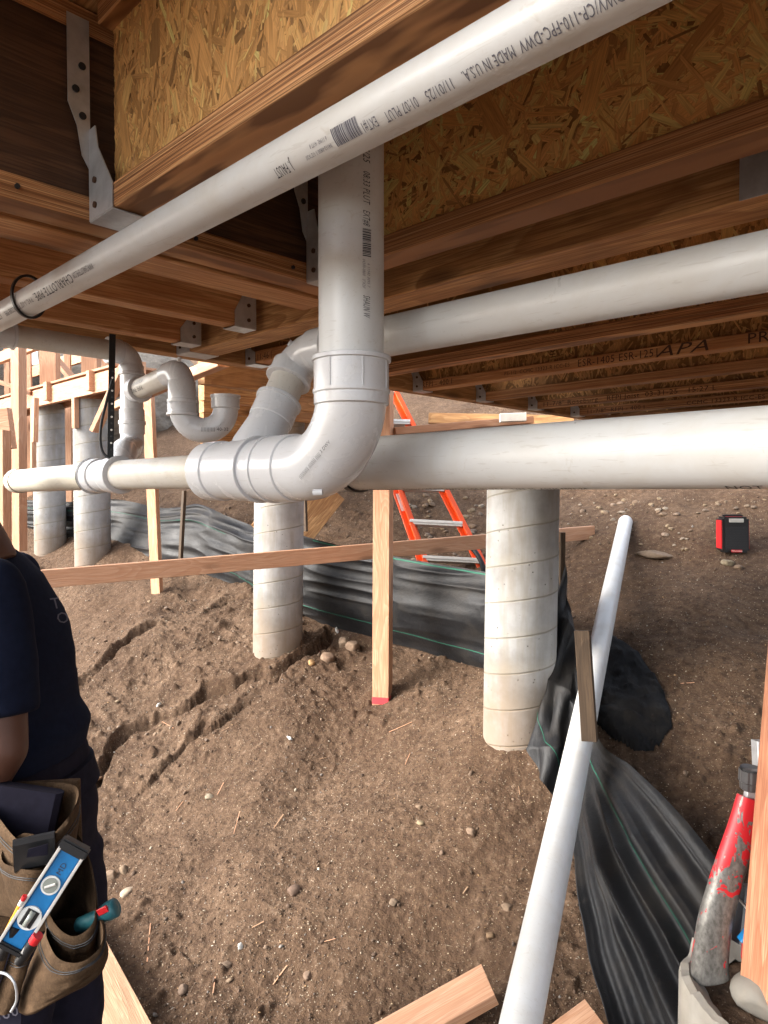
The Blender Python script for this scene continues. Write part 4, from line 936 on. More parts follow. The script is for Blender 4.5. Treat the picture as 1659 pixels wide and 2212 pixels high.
# rocky bank on the left and hidden hill behind
def boulder(c, s, label):
    v = I3[0].copy(); v = np.vstack([v]); 
    bm = bmesh.new(); bmesh.ops.create_icosphere(bm, subdivisions=5, radius=1); v = np.array([q.co[:] for q in bm.verts]); f = np.array([[q.index for q in ff.verts] for ff in bm.faces]); bm.free()
    for k in range(9):
        dr = rng.normal(size=3); dr /= np.linalg.norm(dr); h = v @ dr; v = v - np.outer(np.clip(h - random.uniform(.5, .8), 0, None), dr) * .85
    w = .10 * fbm(v[:, 0] * 2 + c[0], v[:, 1] * 2 + v[:, 2] * 3, 5, 3); v = v * (1 + w[:, None]) * np.array(s) + np.array(c)
    tag(mesh('boulder', v, f, mRock, None, True), label, 'boulder', 'rock faces beyond the framing')
boulder(tuple(C2W(-6.6, 10.5, 1.2)), (1.9, 1.9, 1.9), 'grey brown rock face behind the framing at far left')
boulder(tuple(C2W(-4.4, 11.2, 1.0)), (1.7, 1.6, 1.9), 'grey brown rock face behind the posts on the left piers')
boulder(tuple(C2W(-9.6, 11.5, 1.0)), (2.2, 1.9, 2.2), 'rock face farthest left beyond the framing')

# ladder
def ladder():
    a0 = P(922, 1235, 4.75); a1 = P(778, 830, 5.35); b0 = P(1052, 1242, 4.75); b1 = P(842, 830, 5.35)
    t = thing('step_ladder', a0.lerp(b0, .5), 'orange fibreglass ladder leaning behind the long brace near the large pier', 'ladder')
    for a, b in ((a0, a1), (b0, b1)):
        dv = (b - a).normalized(); s = C2W(1, .35, 0); n = dv.cross(s).normalized(); s = n.cross(dv).normalized()
        A = [bar(a, b, .012, .075, side=s), bar(a + n * .034, b + n * .034, .032, .008, side=s), bar(a - n * .034, b - n * .034, .032, .008, side=s)]
        # face seen from the front: flange of the channel
        A.append(bar(a, b, .088, .008, side=s)); V, Fc, g = merge(A); o = mesh('rail', V, Fc, mOrange, t)
        V, Fc, _ = merge([bar(a - dv * .02, a + dv * .045, .05, .09, side=s)]); mesh('foot', V, Fc, mRubber, t)
        if a is a0:
            st = P(868, 1100, 0 + 4.93); n2 = n if n.dot(st) < 0 else -n
            q = a.lerp(b, .30) ; V, Fc = plate([q + s * .03 + n2 * .006, q - s * .03 + n2 * .006, q - s * .03 + dv * .14 + n2 * .006, q + s * .03 + dv * .14 + n2 * .006], n2, .002); mesh('label_sticker', V, Fc, mWhite, o)
            flattext(o, 'Louisville', .035, q + dv * .34 + n2 * .0055 + s * .012, -dv, s if (-dv).cross(s).dot(n2) > 0 else -s, mInk)
    for k in range(6):
        f = .06 + .178 * k; p, q = a0.lerp(a1, f), b0.lerp(b1, f); V, Fc, g = bar(p, q, .07, .028, side=C2W(0, 1, -.3)); r_ = mesh('rung', V, Fc, mAlu, t)
        V, Fc, g = bar(p + up * .022 - C2W(0, .036, 0), q + up * .022 - C2W(0, .036, 0), .004, .02, side=C2W(0, 1, -.3)); mesh('rung_lip', V, Fc, mAlu, r_)
ladder()
tube('garden_hose', smooth_path([P(955, 1182, 4.6), P(985, 1170, 4.55), P(1018, 1183, 4.5), P(1040, 1215, 4.45), P(1046, 1250, 4.45)], 40), .016, mRubber, None, 16)
tag(bpy.data.objects['garden_hose'], 'dark curved hose at the foot of the ladder', 'hose')

# jobsite speaker box
def speaker():
    c = P(1583, 1166, 4.0); gz = float(ground(c.x, c.y)); c = Vector((c.x, c.y, gz - .004)) ; f = C2W(-.12, -1, 0).normalized(); s = Vector((-f.y, f.x, 0)).normalized()
    if s.dot(C2W(1, 0, 0)) < 0: s = -s
    z = (up + f * -.06).normalized(); ax = (s, f, z)
    t = thing('jobsite_speaker', c, 'black and red box speaker standing on the bank at right under the thick pipe', 'speaker box'); cc = c + z * .108
    box('body', cc, .145, .12, .205, mBlackP, t, ax, .012)
    V = []; A = []
    A.append(boxd(cc + f * .0605 - z * .02, .118, .004, .13, ax)); 
    for k in range(9): A.append(boxd(cc + f * .063 - z * (.02 - .014 * (k - 4)), .112, .002, .004, ax))
    V, Fc, _ = merge(A); mesh('grille', V, Fc, mRubber, t)
    for q in (-1, 1): box('side_panel', cc + s * q * .0735 , .006, .085, .165, mRed, t, ax)
    box('handle', cc + z * .108, .11, .03, .014, mBlackP, t, ax, .005); box('display', cc + f * .058 + z * .082, .08, .012, .022, mAlu, t, ax)
    box('top_panel', cc + z * .1005, .09, .08, .006, mRed, t, ax)
    box('emblem', cc + f * .0615 - z * .092, .06, .004, .016, mRed, t, ax); flattext(t, 'Milwaukee', .0125, cc + f * .064 - z * .096 - s * .028, s, z, mWhite)
speaker()

# ------------------------------------------------------------------ silt fence
def cloth(name, cols, parent, fold, nu=260, nv=90, seed=0, th=.0015):
    us = np.linspace(0, len(cols) - 1, nu); T = np.array([list(P(*c[0])) for c in cols]); B = np.array([list(P(*c[1])) for c in cols])
    def cr(A, u):
        i = np.clip(np.floor(u).astype(int), 0, len(A) - 2); t = (u - i)[:, None]; g = lambda k: A[np.clip(k, 0, len(A) - 1)]
        a, b, c, d = g(i - 1), g(i), g(i + 1), g(i + 2); return .5 * (2 * b + (c - a) * t + (2 * a - 5 * b + 4 * c - d) * t ** 2 + (3 * b - a - 3 * c + d) * t ** 3)
    Tt, Bb = cr(T, us), cr(B, us); vs = np.linspace(0, 1, nv); Pp = Tt[:, None] * (1 - vs)[None, :, None] + Bb[:, None] * vs[None, :, None]
    dU = np.gradient(Pp, axis=0); dV = np.gradient(Pp, axis=1); Nn = np.cross(dU, dV); Nn /= np.linalg.norm(Nn, axis=2, keepdims=True) + 1e-9
    if (Nn * Pp).sum() > 0: Nn = -Nn
    L = np.concatenate([[0], np.cumsum(np.linalg.norm(np.diff(Pp[:, nv // 2], axis=0), axis=1))])
    U, Vv = np.meshgrid(L, vs, indexing='ij'); Pp = Pp + Nn * fold(np.meshgrid(us, vs, indexing='ij')[0], U, Vv)[..., None]
    H = np.linalg.norm(Tt - Bb, axis=1).mean(); I = np.arange(nu * nv).reshape(nu, nv); Fq = np.stack([I[:-1, :-1], I[1:, :-1], I[1:, 1:], I[:-1, 1:]], -1).reshape(-1, 4)
    o = mesh(name, Pp.reshape(-1, 3), Fq, mFab, parent, True, gc=np.stack([U, Vv * H, U * 0], -1).reshape(-1, 3))
    return o, Pp, Nn
ft = thing('silt_fence', P(1050, 1440, 3.6), 'black woven silt fence with green threads running behind the piers', 'silt fence', 'silt fence sections')
FC = [((-120, 1078, 9.0), (-120, 1140, 9.0)), ((40, 1080, 7.6), (40, 1140, 7.6)), ((140, 1083, 7.0), (140, 1165, 6.9)), ((240, 1078, 6.45), (240, 1184, 6.4)), ((345, 1096, 5.95), (330, 1206, 5.9)), ((415, 1088, 5.6), (420, 1232, 5.5)), ((500, 1120, 5.3), (490, 1258, 5.2)),
      ((550, 1137, 5.1), (545, 1280, 5.1)), ((655, 1153, 4.6), (655, 1334, 4.6)), ((850, 1197, 4.05), (850, 1392, 4.1)), ((1050, 1232, 3.6), (1045, 1450, 3.6)), ((1150, 1250, 3.38), (1140, 1490, 3.35))]
def fold1(ui, U, V):
    s = 0
    for k, (f, a) in enumerate(((5.5, .020), (9.5, .012), (17, .006))):
        ph = 2.2 * vnoise(U * .7 + 3 * k, U * 0 + k, 51 + k) + 1.2 * U * (.5 - k * .3)
        s = s + a * np.sin(V * f + ph) * (.6 + .6 * vnoise(U * 1.3, V * 2 + k, 60 + k))
    s = s + .05 * fbm(U * 1.1, V * .8, 3, 71) + .012 * (1 - np.abs(vnoise(U * 1.5, V * 9 + U * .6, 72)) * 2)
    return s * np.clip(U / 1.5, .2, 1) + .05 * np.sin(V * math.pi)
o1, P1, N1 = cloth('fabric', FC, ft, fold1, 520, 90)
def thread(name, Pp, Nn, v, parent, u0=0, u1=1, w=.004):
    nu, nv = Pp.shape[:2]; j = int(v * (nv - 1)); pts = []
    i0, i1 = int(u0 * (nu - 1)), int(u1 * (nu - 1)); V = []; Fc = []
    for i in range(i0, i1):
        p = Vector(Pp[i, j]) + Vector(Nn[i, j]) * .0022; dn = (Vector(Pp[i, min(j + 1, nv - 1)]) - Vector(Pp[i, max(j - 1, 0)])).normalized()
        V += [p - dn * w / 2, p + Vector(Nn[i, j]) * .001, p + dn * w / 2]
    for k in range(len(V) // 3 - 1):
        a = k * 3; Fc += [(a, a + 3, a + 4, a + 1), (a + 1, a + 4, a + 5, a + 2)]
    return mesh(name, V, Fc, mGreen, parent, True)
thread('green_thread', P1, N1, .26, o1, w=.0035, u1=.55); thread('green_thread', P1, N1, .82, o1, u0=.5, w=.004); thread('green_thread', P1, N1, .03, o1, u0=.75, w=.008)
f2 = thing('silt_fence', P(1240, 1740, 2.45), 'crumpled near stretch of black silt fence fanning to the lower right corner', 'silt fence', 'silt fence sections')
FC2 = [((1150, 1250, 3.38), (1140, 1490, 3.35)), ((1213, 1185, 3.22), (1148, 1555, 2.92)), ((1232, 1330, 3.02), (1160, 1668, 2.64)), ((1250, 1450, 2.88), (1205, 1725, 2.56)), ((1296, 1596, 2.50), (1243, 1748, 2.48)), ((1375, 1660, 2.2), (1260, 1850, 2.28)),
       ((1455, 1732, 2.02), (1283, 1960, 2.1)), ((1545, 1838, 1.85), (1312, 2100, 1.93)), ((1625, 1960, 1.75), (1345, 2240, 1.78)), ((1720, 2090, 1.62), (1385, 2400, 1.62))]
def fold2(ui, U, V):
    k = np.clip((ui - 3.7) / 2.6, 0, 1); ph = .5 * vnoise(U * .7, V * 0, 5)
    r_ = lambda f, p, q: (1 - np.abs(np.sin(V * f + p)) ** q)
    s = k * (.060 * r_(9.5, .4 + ph, .8) * (.6 + .6 * vnoise(V * 3 + 3, U * .3, 9)) + .035 * r_(19, 1.3 + 2 * ph, .9) * (.5 + .7 * vnoise(V * 6, U * .4, 19)) + .012 * np.sin(V * 47 + 2 * ph)) + .10 * k * np.sin(V * math.pi)
    g = np.clip(1 - np.abs(ui - 2.2) / 2.2, 0, 1); s = s + g * (.035 * r_(8, U * 9, .9) + .018 * np.sin(U * 34 + V * 3 + vnoise(U * 4, V * 4, 3)))
    s = s + .010 * fbm(U * 4, V * 5, 2, 12); c = np.clip(1 - np.abs(ui - 4) / .8, 0, 1); return s * (1 - .6 * c)
o2, P2, N2 = cloth('fabric', FC2, f2, fold2, 420, 200)
thread('green_thread', P2, N2, .34, o2, u0=.44, w=.0032); thread('green_thread', P2, N2, .80, o2, u0=.14, u1=.36, w=.004)
# flap thrown over the back on the slope
def flap():
    top = [(1262, 1400), (1285, 1383), (1330, 1400), (1380, 1440), (1420, 1495), (1446, 1560)]; bot = [(1268, 1560), (1290, 1605), (1330, 1640), (1370, 1655), (1410, 1650), (1452, 1600)]
    nu, nv = 90, 60; V = []; g = []
    def at(A, u): i = min(int(u), len(A) - 2); t = u - i; return (A[i][0] * (1 - t) + A[i + 1][0] * t, A[i][1] * (1 - t) + A[i + 1][1] * t)
    for i in range(nu):
        a = at(top, i / (nu - 1) * 5); b = at(bot, i / (nu - 1) * 5)
        for j in range(nv):
            v = j / (nv - 1); X, Y = a[0] * (1 - v) + b[0] * v, a[1] * (1 - v) + b[1] * v; d = G0(X, Y); p = P(X, Y, d); p.z = float(ground(p.x, p.y))
            e = math.sin(math.pi * v) * math.sin(math.pi * i / (nu - 1)); p.z += .006 + .045 * e ** .5 + .012 * float(vnoise(i * .05 + v * 2, v * 6 - i * .03, 44)) * e 
            V.append(p); g.append((i * .012, v * .6, 0))
    I = np.arange(nu * nv).reshape(nu, nv); Fq = np.stack([I[:-1, :-1], I[1:, :-1], I[1:, 1:], I[:-1, 1:]], -1).reshape(-1, 4)
    return mesh('fabric_flap', V, Fq, mFabD, f2, True, gc=g)
flap()
s1 = lumber('wood_stake', P(1212, 1420, 3.15), P(1215, 1150, 3.15), .022, .03, mOld, 'dark narrow stake tight against the right side of the large pier', 'stake', 'fence stakes', side=C2W(1, 0, 0))
s2 = lumber('wood_stake', P(1274, 1600, 2.28), P(1258, 1362, 2.32), .030, .05, mOld, 'weathered square stake crossing in front of the loose leaning pipe', 'stake', 'fence stakes', side=C2W(.42, .9, 0))

# ------------------------------------------------------------------ near right: pier, post, wrench
def near_pier():
    c = P(1668, 2138, 1.45); gz = float(ground(c.x, c.y)); r = .185; seg = 90; t = thing('concrete_pier', (c.x, c.y, gz), 'broken-topped concrete pier in the bottom right corner holding the wrench', 'concrete pier', 'round concrete piers')
    V = []; Fc = []; zt = c.z; rows = [(gz - .3, r), (gz, r), (zt - .12, r), (zt - .02, r), (zt, r - .004), (zt + .004, r - .02), (zt - .02, r - .045), (zt - .035, r - .06)]
    n = 24
    for z, q in rows:
        for k in range(seg):
            a = 2 * math.pi * k / seg; j = 1 if z > zt - .08 else 0; w = .009 * float(fbm(math.cos(a) * 4, math.sin(a) * 4, 5, 5)) * j; V.append(Vector((c.x + (q + w * .6) * math.cos(a), c.y + (q + w * .6) * math.sin(a), z + w * 1.6)))
    for i in range(len(rows) - 1):
        for k in range(seg): k2 = (k + 1) % seg; Fc.append((i * seg + k, i * seg + k2, (i + 1) * seg + k2, (i + 1) * seg + k))
    mesh('shell', V, Fc, mConcR, t, True, autos=50)
    V = []; m = 40
    for i in range(m):
        for k in range(seg):
            q = (r - .05) * (i + .01) / (m - 1); a = 2 * math.pi * k / seg; x, y = c.x + q * math.cos(a), c.y + q * math.sin(a); V.append(Vector((x, y, zt - .032 + .010 * float(fbm(x * 22, y * 22, 4, 8)))))
    Fc = [(i * seg + k, (i + 1) * seg + k, (i + 1) * seg + (k + 1) % seg, i * seg + (k + 1) % seg) for i in range(m - 1) for k in range(seg)]
    mesh('dirt_fill', V, Fc, mDirt, t, True)
    return c, zt
pc, pzt = near_pier()
v = I3[0].copy()
for k in range(8):
    dr = rng.normal(size=3); dr /= np.linalg.norm(dr); h = v @ dr; v = v - np.outer(np.clip(h - .6, 0, None), dr)
cb = P(1660, 2170, 1.42); v = v * np.array([.075, .06, .045]) + np.array([cb.x, cb.y, pzt + .0])
tag(mesh('concrete_chunk', v, I3[1].copy(), mConcR, None, False), 'lump of rough concrete under the foot of the near post', 'concrete lump')
lumber('wood_post', P(1666, 2150, 1.43), P(1790, 640, 1.43), .089, .089, mRedWood, 'near reddish post leaning off the right edge, standing on the corner pier', 'post', side=C2W(1, .35, 0), seg=10, warp=.002, cham=.006)
def wrench():
    d0 = 1.49; path = [P(1536, 2118, d0), P(1533, 2092, d0), P(1536, 2050, d0), P(1545, 1990, d0), P(1562, 1925, d0 + .005), P(1583, 1855, d0 + .01), P(1604, 1790, d0 + .02), P(1622, 1725, d0 + .03)]
    t = thing('pipe_wrench', path[0], 'big pipe wrench with worn red paint standing on the corner pier', 'pipe wrench'); sp = smooth_path(path, 56)
    fr = frames(sp, up=tuple(C2W(1, 0, 0))); V = []; Fc = []; seg = 28; n = len(sp)
    for i, (p, T, u, w) in enumerate(fr):
        f = i / (n - 1); a = (.041 * (1 - f) + .030 * f) * min(1, .35 + f * 14) ; b = a * .62
        for k in range(seg):
            th = 2 * math.pi * k / seg; V.append(p + u * a * math.copysign(abs(math.cos(th)) ** .8, math.cos(th)) + w * b * math.copysign(abs(math.sin(th)) ** .8, math.sin(th)))
    for i in range(n - 1):
        for k in range(seg): k2 = (k + 1) % seg; Fc.append((i * seg + k, i * seg + k2, (i + 1) * seg + k2, (i + 1) * seg + k))
    Fc.append(tuple(range(seg - 1, -1, -1))); Fc.append(tuple(range((n - 1) * seg, n * seg)))
    mesh('handle', V, Fc, mWrench, t, True, autos=60)
    off = C2W(.028, .028, 0); rp = [p + off * (1 - .3 * i / n) for i, p in enumerate(sp)][2:]
    V, Fc = tube_data(rp, [.013 * (1 - .2 * i / n) for i in range(len(rp))], 16); mesh('handle_rib', V, Fc, mRed, t, True)
    a = P(1622, 1722, 1.52); b = P(1626, 1700, 1.52); V, Fc, g = bar(a, b, .028, .016, side=C2W(1, 0, 0)); mesh('shank', V, Fc, mGalv, t)
    a, b = P(1620, 1706, 1.52), P(1622, 1658, 1.52); V = []; dv = (b - a).normalized(); fr = frames([a, a.lerp(b, .06), a.lerp(b, .35), a.lerp(b, .4), a.lerp(b, .9), b, b - dv * .012], up=tuple(C2W(1, 0, 0)))
    Fc = []; seg = 36; rad = [.0175, .021, .022, .0245, .0245, .022, .016]
    for (p, T, u, w), r_ in zip(fr, rad):
        for k in range(seg): th = 2 * math.pi * k / seg; q = r_ * (1 - (.07 if k % 6 == 0 else 0)); V.append(p + u * q * math.cos(th) + w * q * math.sin(th))
    for i in range(len(fr) - 1):
        for k in range(seg): k2 = (k + 1) % seg; Fc.append((i * seg + k, i * seg + k2, (i + 1) * seg + k2, (i + 1) * seg + k))
    Fc.append(tuple(range(6 * seg, 7 * seg))); mesh('adjusting_nut', V, Fc, mNut, t, True, autos=30)
    a = P(1650, 1655, 1.56); b = P(1652, 1600, 1.58); V, Fc, g = bar(P(1658, 1720, 1.56), b, .05, .03, side=C2W(1, 0, 0)); mesh('hook_jaw', V, Fc, mGalv, t)
wrench()
tk = thing('cordless_tool', P(1612, 2030, 1.50), 'dark grey power tool with blue trim mostly hidden behind the near post', 'power tool')
V, Fc, g = bar(P(1612, 2040, 1.50), P(1625, 1915, 1.53), .055, .05, side=C2W(1, .2, 0), cham=.012); mesh('body', V, Fc, mPrimer, tk)
V, Fc, g = bar(P(1603, 1952, 1.50), P(1640, 1966, 1.50), .052, .004, side=C2W(0, 1, 0)); mesh('trim', V, Fc, mAlu, tk)
V, Fc, g = bar(P(1603, 2035, 1.47), P(1622, 2012, 1.47), .02, .02, side=C2W(1, 0, 0)); mesh('switch', V, Fc, mBlue, tk)
V, Fc, g = bar(P(1612, 2075, 1.47), P(1614, 2040, 1.47), .015, .02, side=C2W(1, 0, 0)); mesh('trigger', V, Fc, mRed, tk)

# ------------------------------------------------------------------ bottom boards
lumber('lumber_offcut', P(1058, 2125, 1.88), P(640, 2360, 1.80), .105, .038, mPost, 'orange board lying at the bottom edge, left of the leaning pipe', 'board', 'boards at the bottom edge', side=(C2W(.35, .85, .36)), seg=4)
lumber('lumber_offcut', P(1290, 2200, 1.70), P(1130, 2320, 1.64), .09, .038, mPost, 'small board end poking up at the bottom edge right of the leaning pipe', 'board', 'boards at the bottom edge', side=(C2W(.35, .85, .36)))
a0 = P(170, 2010, 2.47); a1 = P(212, 2330, 1.78); a1.z = a0.z = -1.56
e0 = Vector((C2W(-.973 - .12 * .8, 2.36 - .12 * .6, -1.57))); e1 = e0 + C2W(.265, -.35, 0).normalized() * .9; e0 = e0 - C2W(.265, -.35, 0).normalized() * .35
lumber('plank', e0, e1, .24, .038, mPlank, 'pale wide plank under the person at the lower left', 'plank', 'boards at the bottom edge', side=C2W(.8, .6, 0), seg=4)
zz = float(ground(e0.x, e0.y))
lumber('wood_block', e0 + C2W(.2, -.25, -.02) + Vector((0, 0, -.001)), e0 + C2W(.2, -.25, 0) + Vector((0, 0, zz - e0.z - .1)), .20, .14, mPost, 'block propping up the pale plank', 'wood block')

# ------------------------------------------------------------------ person with tool belt
def remeshed(name, parts, vox, mat, parent, smooth_it=6, disp=None):
    V, Fc, _ = merge(parts); me = bpy.data.meshes.new('tmp'); me.from_pydata([tuple(v) for v in V], [], Fc); me.update()
    o = bpy.data.objects.new('tmp', me); COL.objects.link(o); m = o.modifiers.new('r', 'REMESH'); m.mode = 'VOXEL'; m.voxel_size = vox; m2 = o.modifiers.new('s', 'SMOOTH'); m2.iterations = smooth_it; m2.factor = .5
    dg = bpy.context.evaluated_depsgraph_get(); dg.update(); e = bpy.data.meshes.new_from_object(o.evaluated_get(dg)); n = len(e.vertices)
    v = np.empty(n * 3); e.vertices.foreach_get('co', v); v = v.reshape(-1, 3); nn = np.empty(n * 3); e.vertices.foreach_get('normal', nn); nn = nn.reshape(-1, 3)
    if disp is not None: v = v + nn * disp(v)[:, None]
    Fl = [tuple(p.vertices) for p in e.polygons]; bpy.data.objects.remove(o); bpy.data.meshes.remove(e); bpy.data.meshes.remove(me)
    return mesh(name, v, Fl, mat, parent, True)
def ellip(c, rx, ry, rz, ax): return [Vector(c) + ax[0] * q[0] * rx + ax[1] * q[1] * ry + ax[2] * q[2] * rz for q in I3[0]], [tuple(f) for f in I3[1]]
D0 = 1.55
def person():
    Fv = C2W(-1, .12, 0).normalized(); Sv = C2W(-.12, -1, 0).normalized(); ax = (Fv, Sv, up)       # forward = picture left, Sv = toward the camera (his left)
    foot = C2W(-.80, D0, 0); t = thing('person', (foot.x, foot.y, -1.70), 'person in navy T-shirt and brown tool belt at the left edge', 'person')
    def sec(rows, seg=40):
        V = []; Fc = []
        for z, xb, th, w, d in rows:
            c = C2W(xb - th / 2, d, z)
            for k in range(seg):
                a = 2 * math.pi * k / seg; V.append(c + Fv * (th / 2) * math.copysign(abs(math.cos(a)) ** .85, math.cos(a)) + Sv * w * math.copysign(abs(math.sin(a)) ** .85, math.sin(a)))
        n = len(rows)
        for i in range(n - 1):
            for k in range(seg): k2 = (k + 1) % seg; Fc.append((i * seg + k, i * seg + k2, (i + 1) * seg + k2, (i + 1) * seg + k))
        Fc.append(tuple(range(seg - 1, -1, -1))); Fc.append(tuple(range((n - 1) * seg, n * seg))); return V, Fc
    xs_ = .040
    rows = [(z, x - xs_, a, b, c) for z, x, a, b, c in [(-.92, -.700, .17, .15, D0), (-.82, -.672, .235, .175, D0), (-.72, -.668, .25, .175, D0), (-.61, -.700, .235, .165, D0), (-.50, -.700, .235, .165, D0), (-.38, -.710, .245, .175, D0), (-.28, -.740, .235, .180, D0), (-.20, -.785, .20, .165, D0), (-.155, -.822, .15, .125, D0), (-.12, -.845, .12, .08, D0)]]
    sh = C2W(-.80, D0 - .165, -.19); elb = C2W(-.735, D0 - .225, -.50); wr = C2W(-.86, D0 - .24, -.70); neck = C2W(-.90, D0, -.10); head = C2W(-1.03, D0, .055)
    sh2 = C2W(-.93, D0 + .165, -.21); elb2 = C2W(-.97, D0 + .21, -.50); wr2 = C2W(-1.10, D0 + .12, -.62)
    def limb(a, b, r0, r1, n=8): return tube_data([a.lerp(b, i / n) for i in range(n + 1)], [r0 + (r1 - r0) * i / n + .006 * math.sin(math.pi * i / n) for i in range(n + 1)], 24)
    parts = [sec(rows), ellip(sh, .055, .05, .055, ax), ellip(sh2, .055, .05, .055, ax), limb(sh, elb, .052, .041), limb(elb, wr, .041, .028), ellip(elb, .041, .041, .041, ax), limb(sh2, elb2, .052, .041), limb(elb2, wr2, .041, .028), ellip(elb2, .041, .041, .041, ax),
             limb(C2W(-.885, D0, -.17), C2W(-.985, D0, .0), .060, .056), ellip(head, .095, .075, .118, ax), ellip(head + Fv * .045 - up * .055, .055, .05, .055, ax), ellip(head + Fv * .098 - up * .012, .017, .013, .022, ax),
             ellip(head + Fv * .088 - up * .055, .012, .025, .010, ax), ellip(head + Sv * .074 - up * .005, .016, .008, .030, ax), ellip(head - Sv * .074 - up * .005, .016, .008, .030, ax), ellip(head + Fv * .083 + up * .022, .014, .05, .010, ax)]
    for s in (-1, 1):                                             # legs and feet
        hip = C2W(-.79, D0 - s * .09, -.86); kn = C2W(-.80 - (.02 if s > 0 else -.03), D0 - s * .10, -1.27); an = C2W(-.77, D0 - s * .105, -1.63)
        parts += [limb(hip, kn, .088, .058), limb(kn, an, .056, .038), ellip(kn, .058, .058, .06, ax), ellip(an + Fv * .055 - up * .035, .115, .045, .035, ax)]
    for wv, el_, s in ((wr, elb, 1), (wr2, elb2, -1)):            # hands: palm, four fingers, thumb
        dv = (wv - el_).normalized(); side = dv.cross(up).normalized() * s; nn = side.cross(dv).normalized(); pm = wv + dv * .045
        parts.append(([pm + dv * q[0] * .052 + nn * q[1] * .042 + side * q[2] * .016 for q in I3[0]], [tuple(f) for f in I3[1]]))
        for k, L in enumerate((.068, .078, .072, .056)):
            b = pm + dv * .035 + nn * (.030 - .020 * k); m_ = b + dv * L * .5 + side * .006; e_ = m_ + dv * L * .42 + side * .022; parts += [limb(b, m_, .0095, .009, 3), limb(m_, e_, .009, .0075, 3), ellip(m_, .009, .009, .009, ax)]
        b = pm - dv * .02 + nn * .035; m_ = b + dv * .03 + nn * .025 + side * .012; e_ = m_ + dv * .03 + nn * .006 + side * .012; parts += [limb(b, m_, .012, .0105, 3), limb(m_, e_, .0105, .009, 3)]
    remeshed('body', parts, .0065, mSkin, t, 3)
    # hair
    hp = [ellip(head - Fv * .022 + up * .028, .090, .083, .102, ax), ellip(head - Fv * .058 - up * .035, .045, .062, .060, ax)]
    remeshed('hair', hp, .006, mHair, t, 2, disp=lambda v: .004 * fbm(v[:, 0] * 60 + v[:, 1] * 40, v[:, 2] * 50, 2, 3))
    for s in (-1, 1):
        e_ = head + Fv * .090 + Sv * s * .030 + up * .008; V, Fc = ellip(e_, .006, .013, .007, ax); mesh('eye', V, Fc, mWhite, t, True)
    # T-shirt
    g = .012
    r2_ = [(z, xb + g, th + 2 * g, w + g, d) for z, xb, th, w, d in rows[3:9]]; r2_ = [(-.60, -.708, .25, .185, D0), (-.545, -.704, .25, .185, D0)] + r2_[1:] + [(-.118, -.885, .13, .09, D0)]
    def wr_(v):
        c = v @ np.array([cy_, sy_, 0]); z = v[:, 2]; return .006 * np.sin(z * 48 + c * 60 + 3 * vnoise(c * 9, z * 7, 3)) * np.clip((-z - .2) * 3, .35, 1) * (.6 + .6 * vnoise(c * 6, z * 5, 7)) + .005 * (1 - 2 * np.abs(vnoise(c * 13 + z * 5, z * 8, 8)))
    sl = sh.lerp(elb, .80); sl2 = sh2.lerp(elb2, .78)
    remeshed('t_shirt', [sec(r2_), ellip(sh, .068, .062, .066, ax), ellip(sh2, .068, .062, .066, ax), limb(sh, sl, .070, .066), limb(sh2, sl2, .066, .062)], .008, mNavy, t, 4, disp=wr_)
    tp = P(148, 1255, 1.43)
    # back print, follows the shoulder blade
    q = C2W(-.716 + .018, D0 - .05, -.205); flattext(t, 'TO', .055, q, (Sv * -1 * 1 + Vector((0, 0, -.0))).normalized() * 1, up, mWhiteInk, name='back_print', lift=.004) if 0 else None
    for (ch, X, Y, d_) in (('T', 112, 1290, 1.44), ('O', 124, 1322, 1.445)):
        a = P(X, Y + 26, d_); flattext(t, ch, .034, a, C2W(.55, .83, 0), Vector((0, 0, 1)) + C2W(-.25, 0, 0), mWhiteInk, name='shirt_print', lift=.002)
    # trousers
    tr_ = [sec([(-.93, -.720, .20, .165, D0), (-.84, -.690, .25, .185, D0), (-.74, -.685, .26, .185, D0), (-.64, -.712, .24, .18, D0), (-.59, -.715, .235, .175, D0)])]
    for s in (-1, 1):
        hip = C2W(-.785, D0 - s * .09, -.86); kn = C2W(-.80 - (.02 if s > 0 else -.03), D0 - s * .10, -1.27); an = C2W(-.77, D0 - s * .105, -1.60); tr_ += [limb(hip, kn, .104, .080), limb(kn, an, .078, .070), ellip(kn, .08, .08, .08, ax)]
    remeshed('trousers', tr_, .010, mPants, t, 4, disp=lambda v: .006 * fbm(v[:, 0] * 12 + v[:, 1] * 9, v[:, 2] * 11, 3, 4))
    for s in (-1, 1):
        an = C2W(-.77, D0 - s * .105, -1.63); V, Fc, _ = merge([ellip(an + Fv * .055 - up * .030, .135, .052, .045, ax), limb(an, an + up * .10, .055, .06)]); mesh('boot', V, Fc, mRubber, t, True)
    # belt
    V, Fc = sec([(-.690, -.684, .265, .195, D0), (-.636, -.698, .26, .192, D0)], 48); mesh('work_belt', V, Fc, mPants, t, True, autos=40)
    return t, Fv, Sv, ax
per, Fv, Sv, pax = person()
